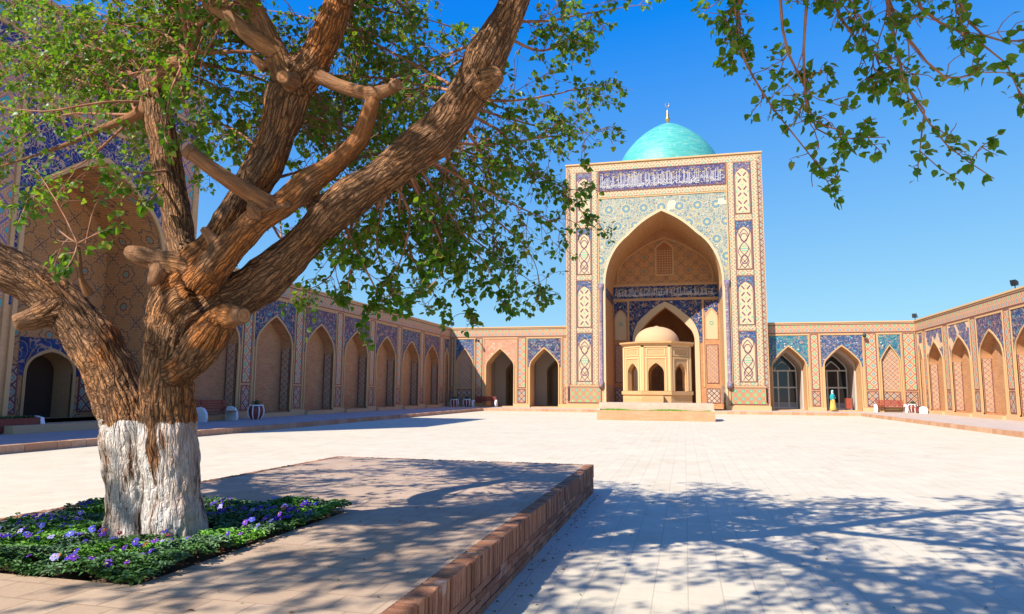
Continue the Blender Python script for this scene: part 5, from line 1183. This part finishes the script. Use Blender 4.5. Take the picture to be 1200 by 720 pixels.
def trough(label, loc, rz, L=1.5):
    t = thing('planter', label, 'planter', loc, rz)
    q = MB(); q.box(-L / 2, L / 2, -0.24, 0.24, 0.04, 0.46); q.build('box', MT['maroon'], t)
    for s in (-1, 1):
        q = MB(); x0 = s * L / 2; prof = [(-0.27, 0), (0.27, 0), (0.29, 0.28), (0.22, 0.47), (0, 0.52), (-0.22, 0.47), (-0.29, 0.28)]; x1 = x0 + s * 0.16
        q.poly([(x0, y, z) for y, z in prof]); q.poly([(x1, y * 0.9, z * 0.97) for y, z in prof])
        for a, b in zip(prof, prof[1:] + prof[:1]): q.poly([(x0, a[0], a[1]), (x0, b[0], b[1]), (x1, b[0] * 0.9, b[1] * 0.97), (x1, a[0] * 0.9, a[1] * 0.97)])
        q.build('end_panel', MT['white_paint'], t)
    lf = MB()
    for _ in range(260):
        x = random.uniform(-L / 2.2, L / 2.2); c = Vector((x, random.uniform(-0.15, 0.15), 0.44)); w = random.uniform(0, 6.28); d = Vector((math.cos(w), math.sin(w), random.uniform(0.3, 1.2))).normalized() * 0.13; s = d.cross(Vector((0, 0, 1))) * 0.4
        lf.poly([c, c + d * 0.5 + s, c + d, c + d * 0.5 - s])
    lf.build('foliage', plant_mat, t)
trough('maroon trough planter with white ends at the left edge below the leaning limb', (-20.2, 17.2, 0.2), R(90), 1.6)
trough('maroon planter with white end seen just right of the whitewashed trunk', (-20.1, 24.2, 0.2), R(90), 1.3)
trough('small red planter beside the sunlit white pot', (17.1, YF - 2.5, 0.2), R(90), 1.0)
def flood(label, loc, rz):
    t = thing('floodlight', label, 'floodlight', loc, rz)
    q = MB(); q.tube([(0, 0, 0), (0, 0, 0.22)], 0.03, 8); q.box(-0.2, 0.2, -0.015, 0.015, 0.20, 0.24); q.box(-0.2, -0.18, -0.02, 0.02, 0.24, 0.42); q.box(0.18, 0.2, -0.02, 0.02, 0.24, 0.42); q.build('bracket', MT['dark_metal'], t)
    q = MB(); q.poly([(-0.17, -0.10, 0.22), (0.17, -0.10, 0.22), (0.17, -0.16, 0.52), (-0.17, -0.16, 0.52)]); q.poly([(-0.12, 0.12, 0.28), (0.12, 0.12, 0.28), (0.12, 0.08, 0.46), (-0.12, 0.08, 0.46)])
    f = [(-0.17, -0.10, 0.22), (0.17, -0.10, 0.22), (0.17, -0.16, 0.52), (-0.17, -0.16, 0.52)]; b = [(-0.12, 0.12, 0.28), (0.12, 0.12, 0.28), (0.12, 0.08, 0.46), (-0.12, 0.08, 0.46)]
    for i in range(4): q.poly([f[i], f[(i + 1) % 4], b[(i + 1) % 4], b[i]])
    o = q.build('housing', MT['dark_metal'], t)
    q = MB(); q.poly([(-0.14, -0.125, 0.25), (0.14, -0.125, 0.25), (0.14, -0.17, 0.49), (-0.14, -0.17, 0.49)]); q.build('glass', MT['glass'], o)
flood('black floodlight on the roof corner at the right where the sunlit arcades meet', (17.8, YF - 0.1, 7.4), R(-30))
flood('dark floodlight on the roof corner at the left above the shaded corner bench', (XL + 0.1, YF + 0.1, 7.4), R(30))
flood('black floodlight on top of the right arcade wall at the edge of the view', (XR + 0.1, 43.3, 7.4), R(-60))
def wall_lamp(label, loc, rz, L, r):
    t = thing('wall_lamp', label, 'wall lamp', loc, rz)
    q = MB(); q.tube([(0, 0, 0), (0, -L, 0.12)], 0.035, 8); q.box(-0.09, 0.09, -0.02, 0.0, -0.12, 0.12); q.build('arm', MT['dark_metal'], t)
    q = MB(); q.lathe([(0.03, 0.16), (r * 0.7, 0.12), (r, 0.0), (r * 0.9, -0.12), (0.05, -0.16)], 14, (0, -L - r * 0.6)); q.build('head', MT['dark_metal'], t, smooth=True)
wall_lamp('black round wall lamp between the glazed door arch and the blind arch', (14.0, YF, 6.25), 0, 0.30, 0.15)
wall_lamp('long armed wall lamp casting a slanting shadow beside the pink tiled arch', (-18.15, YF, 6.15), 0, 0.75, 0.09)

def notice(label, loc):
    t = thing('notice_stand', label, 'stand', loc, R(8))
    q = MB(); q.box(-0.3, 0.3, -0.03, 0.03, 0.12, 0.98); q.build('board', MT['bench_red'], t)
    q = MB()
    for x in (-0.27, 0.27): q.box(x - 0.025, x + 0.025, -0.2, 0.2, 0, 0.05); q.box(x - 0.025, x + 0.025, -0.06, -0.03, 0.05, 1.0)
    q.build('feet', MT['dark_metal'], t)
notice('upright red board inside the right glazed door arch', (13.1, YF + 1.9, 0.26))

def person():
    """small standing visitor in turquoise top, pale headscarf and yellow skirt"""
    root = (11.45, YF - 0.35, 0.2)
    J = {'pel': (0, 0, 0.86, .125, .10), 'wai': (0, 0.0, 1.00, .105, .085), 'che': (0, 0.0, 1.20, .135, .095), 'nec': (0, 0.0, 1.36, .05, .05), 'hd1': (0, -0.01, 1.45, .068, .075), 'hd2': (0, -0.015, 1.55, .075, .085), 'hd3': (0, -0.01, 1.60, .05, .055),
         'shl': (-.15, 0, 1.30, .05, .05), 'ell': (-.20, 0.02, 1.06, .038, .038), 'wrl': (-.17, -0.10, .86, .025, .025), 'hnl': (-.16, -0.13, .80, .030, .018),
         'shr': (.15, 0, 1.30, .05, .05), 'elr': (.21, 0.0, 1.08, .038, .038), 'wrr': (.12, -0.20, 1.02, .025, .025), 'hnr': (.07, -0.24, 1.04, .028, .018),
         'hpl': (-.08, 0, .80, .085, .085), 'knl': (-.085, -0.01, .45, .052, .055), 'anl': (-.09, 0.02, .09, .034, .036), 'tol': (-.10, -0.12, .03, .035, .022),
         'hpr': (.08, 0, .80, .085, .085), 'knr': (.085, -0.03, .45, .052, .055), 'anr': (.10, 0.0, .09, .034, .036), 'tor': (.11, -0.14, .03, .035, .022)}
    Ed = [('pel', 'wai'), ('wai', 'che'), ('che', 'nec'), ('nec', 'hd1'), ('hd1', 'hd2'), ('hd2', 'hd3'), ('che', 'shl'), ('shl', 'ell'), ('ell', 'wrl'), ('wrl', 'hnl'), ('che', 'shr'), ('shr', 'elr'), ('elr', 'wrr'), ('wrr', 'hnr'),
          ('pel', 'hpl'), ('hpl', 'knl'), ('knl', 'anl'), ('anl', 'tol'), ('pel', 'hpr'), ('hpr', 'knr'), ('knr', 'anr'), ('anr', 'tor')]
    for h, (cx, cy, cz), dz in (('hnl', (-.16, -0.13, .80), (0, -0.25, -1)), ('hnr', (.07, -0.24, 1.04), (-0.9, -0.4, 0.1))):
        d = Vector(dz).normalized(); side = d.cross(Vector((0.3, 1, 0.2))).normalized()
        for f in range(5):
            o = side * (f - 1.5) * 0.016 if f < 4 else side * -0.035
            L = (0.06, 0.07, 0.065, 0.05, 0.04)[f]; a = Vector((cx, cy, cz)) + o + d * (0.02 if f < 4 else -0.01); b = a + d * L * 0.55; c = b + (d + Vector((0, -0.5, 0))).normalized() * L * 0.45
            k1, k2, k3 = h + 'f%da' % f, h + 'f%db' % f, h + 'f%dc' % f
            for k, p, r in ((k1, a, .009), (k2, b, .008), (k3, c, .006)): J[k] = (*p, r, r)
            Ed += [(h, k1), (k1, k2), (k2, k3)]
    keys = list(J); me = bpy.data.meshes.new('person'); me.from_pydata([J[k][:3] for k in keys], [(keys.index(a), keys.index(b)) for a, b in Ed], [])
    o = bpy.data.objects.new('person', me); COL.objects.link(o)
    sk = o.modifiers.new('skin', 'SKIN'); sv = me.skin_vertices
    if not sv:
        bm = bmesh.new(); bm.from_mesh(me); bm.verts.layers.skin.verify(); bm.to_mesh(me); bm.free()
    for i, k in enumerate(keys): me.skin_vertices[0].data[i].radius = J[k][3:5]
    me.skin_vertices[0].data[0].use_root = True
    ss = o.modifiers.new('sub', 'SUBSURF'); ss.levels = 2; ss.render_levels = 2
    dg = bpy.context.evaluated_depsgraph_get(); m2 = bpy.data.meshes.new_from_object(o.evaluated_get(dg), depsgraph=dg); o.modifiers.clear(); o.data = m2
    skin = Mat('skin', 0.6, 0.3); skin.col((0.42, 0.22, 0.14)); m2.materials.clear(); m2.materials.append(skin.mat); m2.polygons.foreach_set('use_smooth', [True] * len(m2.polygons))
    o.location = root; o.rotation_euler[2] = R(25)
    tag(o, 'person in turquoise top, pale blue headscarf and long yellow skirt by the glazed door', 'person')
    def cloth(n, c): m = Mat(n, 0.85, 0.2); m.col(c); m.bump(m.noise(18, detail=3), 0.3, 0.01); return m.mat
    q = MB(); q.lathe([(0.135, 0.95), (0.165, 0.86), (0.19, 0.6), (0.225, 0.3), (0.25, 0.10), (0.24, 0.09)], 24, close=False)
    q.v = [(x * (1.1 + 0.06 * math.sin(9 * math.atan2(y, x)) * (1 - z)), y * 0.85, z) for x, y, z in q.v]; q.build('skirt', cloth('yellow_cloth', (0.62, 0.42, 0.10)), o, smooth=True)
    q = MB(); q.lathe([(0.15, 0.84), (0.145, 0.92), (0.13, 1.02), (0.15, 1.14), (0.165, 1.26), (0.12, 1.345), (0.065, 1.375)], 24, close=False)
    q.v = [(x * 1.08, y * 0.80, z) for x, y, z in q.v]
    for s, e_, w_ in (((-.14, 0, 1.31), (-.20, 0.02, 1.06), (-.172, -0.095, .88)), ((.14, 0, 1.31), (.21, 0.0, 1.08), (.125, -0.19, 1.02))): q.tube([s, e_, w_], [0.068, 0.055, 0.042], 12, cap=False)
    q.build('top', cloth('turquoise_cloth', (0.02, 0.34, 0.36)), o, smooth=True)
    q = MB(); n = 20; rings = [(0.10, 1.38, 0.0), (0.098, 1.45, 0.3), (0.10, 1.53, 0.3), (0.095, 1.60, 0.2), (0.06, 1.665, 0.05), (0.01, 1.685, 0)]
    for r, z, cut in rings:
        for k in range(n):
            w = 2 * math.pi * k / n + math.pi / 2; dd = 0.35 if (z < 1.6 and abs(((w + math.pi / 2 + math.pi) % (2 * math.pi)) - math.pi) < 0.75) else 1.0
            q.v.append((r * math.cos(w), -0.01 + r * math.sin(w) * (1.1), z))
    for i in range(len(rings) - 1):
        for k in range(n):
            w = 2 * math.pi * (k + 0.5) / n + math.pi / 2
            if 1.42 < rings[i][1] < 1.58 and math.sin(w) < -0.72: continue
            k2 = (k + 1) % n; q.f.append((i * n + k, i * n + k2, (i + 1) * n + k2, (i + 1) * n + k)); q.m.append(0)
    q.build('headscarf', cloth('pale_blue_cloth', (0.35, 0.50, 0.58)), o, smooth=True)
    q = MB()
    for s in (-1, 1): q.lathe([(0.001, 1.535), (0.011, 1.54), (0.011, 1.546), (0.001, 1.551)], 8, (s * 0.03, -0.093))
    q.build('eyes', MT['dark_metal'], o)
    q = MB(); q.poly([(-0.012, -0.092, 1.50), (0.012, -0.092, 1.50), (0, -0.115, 1.505), (0, -0.095, 1.54)]); q.poly([(-0.012, -0.092, 1.50), (0, -0.115, 1.505), (0, -0.095, 1.54)]); q.build('nose', skin.mat, o)
person()

# ------------------------------------------------------------------ light, sky, camera
sd = Vector((0.64, 0.93, -1.0)).normalized()          # direction the sunlight travels
sun = bpy.data.lights.new('sun', 'SUN'); sun.energy = 5.0; sun.angle = R(0.53); sun.color = (1.0, 0.94, 0.86)
so = bpy.data.objects.new('sun', sun); COL.objects.link(so); so.rotation_euler = sd.to_track_quat('-Z', 'Y').to_euler(); so.location = (-20, -30, 40)
wld = bpy.data.worlds.new('World'); scene.world = wld; wld.use_nodes = True; nt = wld.node_tree
sky = nt.nodes.new('ShaderNodeTexSky'); sky.sky_type = 'NISHITA'; sky.sun_disc = False
sky.sun_elevation = math.asin(-sd.z); sky.sun_rotation = math.atan2(-sd.x, -sd.y); sky.altitude = 300; sky.air_density = 0.7; sky.dust_density = 0.5; sky.ozone_density = 3.0
bg = nt.nodes['Background']; bg.inputs[1].default_value = 0.10; nt.links.new(sky.outputs[0], bg.inputs[0])

cam = bpy.data.cameras.new('camera'); cam.sensor_width = 36; cam.lens = 808.26 / 1200 * 36; cam.clip_end = 2000; cam.clip_start = 0.05
co = bpy.data.objects.new('camera', cam); COL.objects.link(co); scene.camera = co
yaw, pit, rol = 0.2442, 0.1216, 0.0074
Fv = Vector((-math.sin(yaw) * math.cos(pit), math.cos(yaw) * math.cos(pit), math.sin(pit))); Rv = Vector((math.cos(yaw), math.sin(yaw), 0)); Uv = Rv.cross(Fv)
R2 = Rv * math.cos(rol) - Uv * math.sin(rol) * -1.0; U2 = Fv.cross(R2) * -1.0
M = Matrix((R2, U2, -Fv)).transposed().to_4x4(); M.translation = (0, 0, 1.6); co.matrix_world = M
scene.view_settings.view_transform = 'Standard'; scene.view_settings.look = 'None'; scene.view_settings.gamma = 1.0; scene.view_settings.exposure = 0.72
scene.cycles.max_bounces = 8; scene.cycles.diffuse_bounces = 4; scene.cycles.use_denoising = True
scene.cycles.sample_clamp_indirect = 8.0
# deep polarised blue overhead, pale towards the rooflines
sr = nt.nodes.new('ShaderNodeSeparateColor'); nt.links.new(sky.outputs[0], sr.inputs[0]); cc_ = nt.nodes.new('ShaderNodeCombineColor')
for i_, (base, k_, ref) in enumerate(((0.010, 0.24, 0.70), (0.265, 0.34, 1.25), (0.92, 0.07, 2.5))):
    ch = (S(nt, sr.outputs[i_]) / ref)._m('LOGARITHM', math.e) * k_ + base
    nt.links.new((ch.max(0.006) * 6.0).k, cc_.inputs[i_])
nt.links.new(cc_.outputs[0], bg.inputs[0])
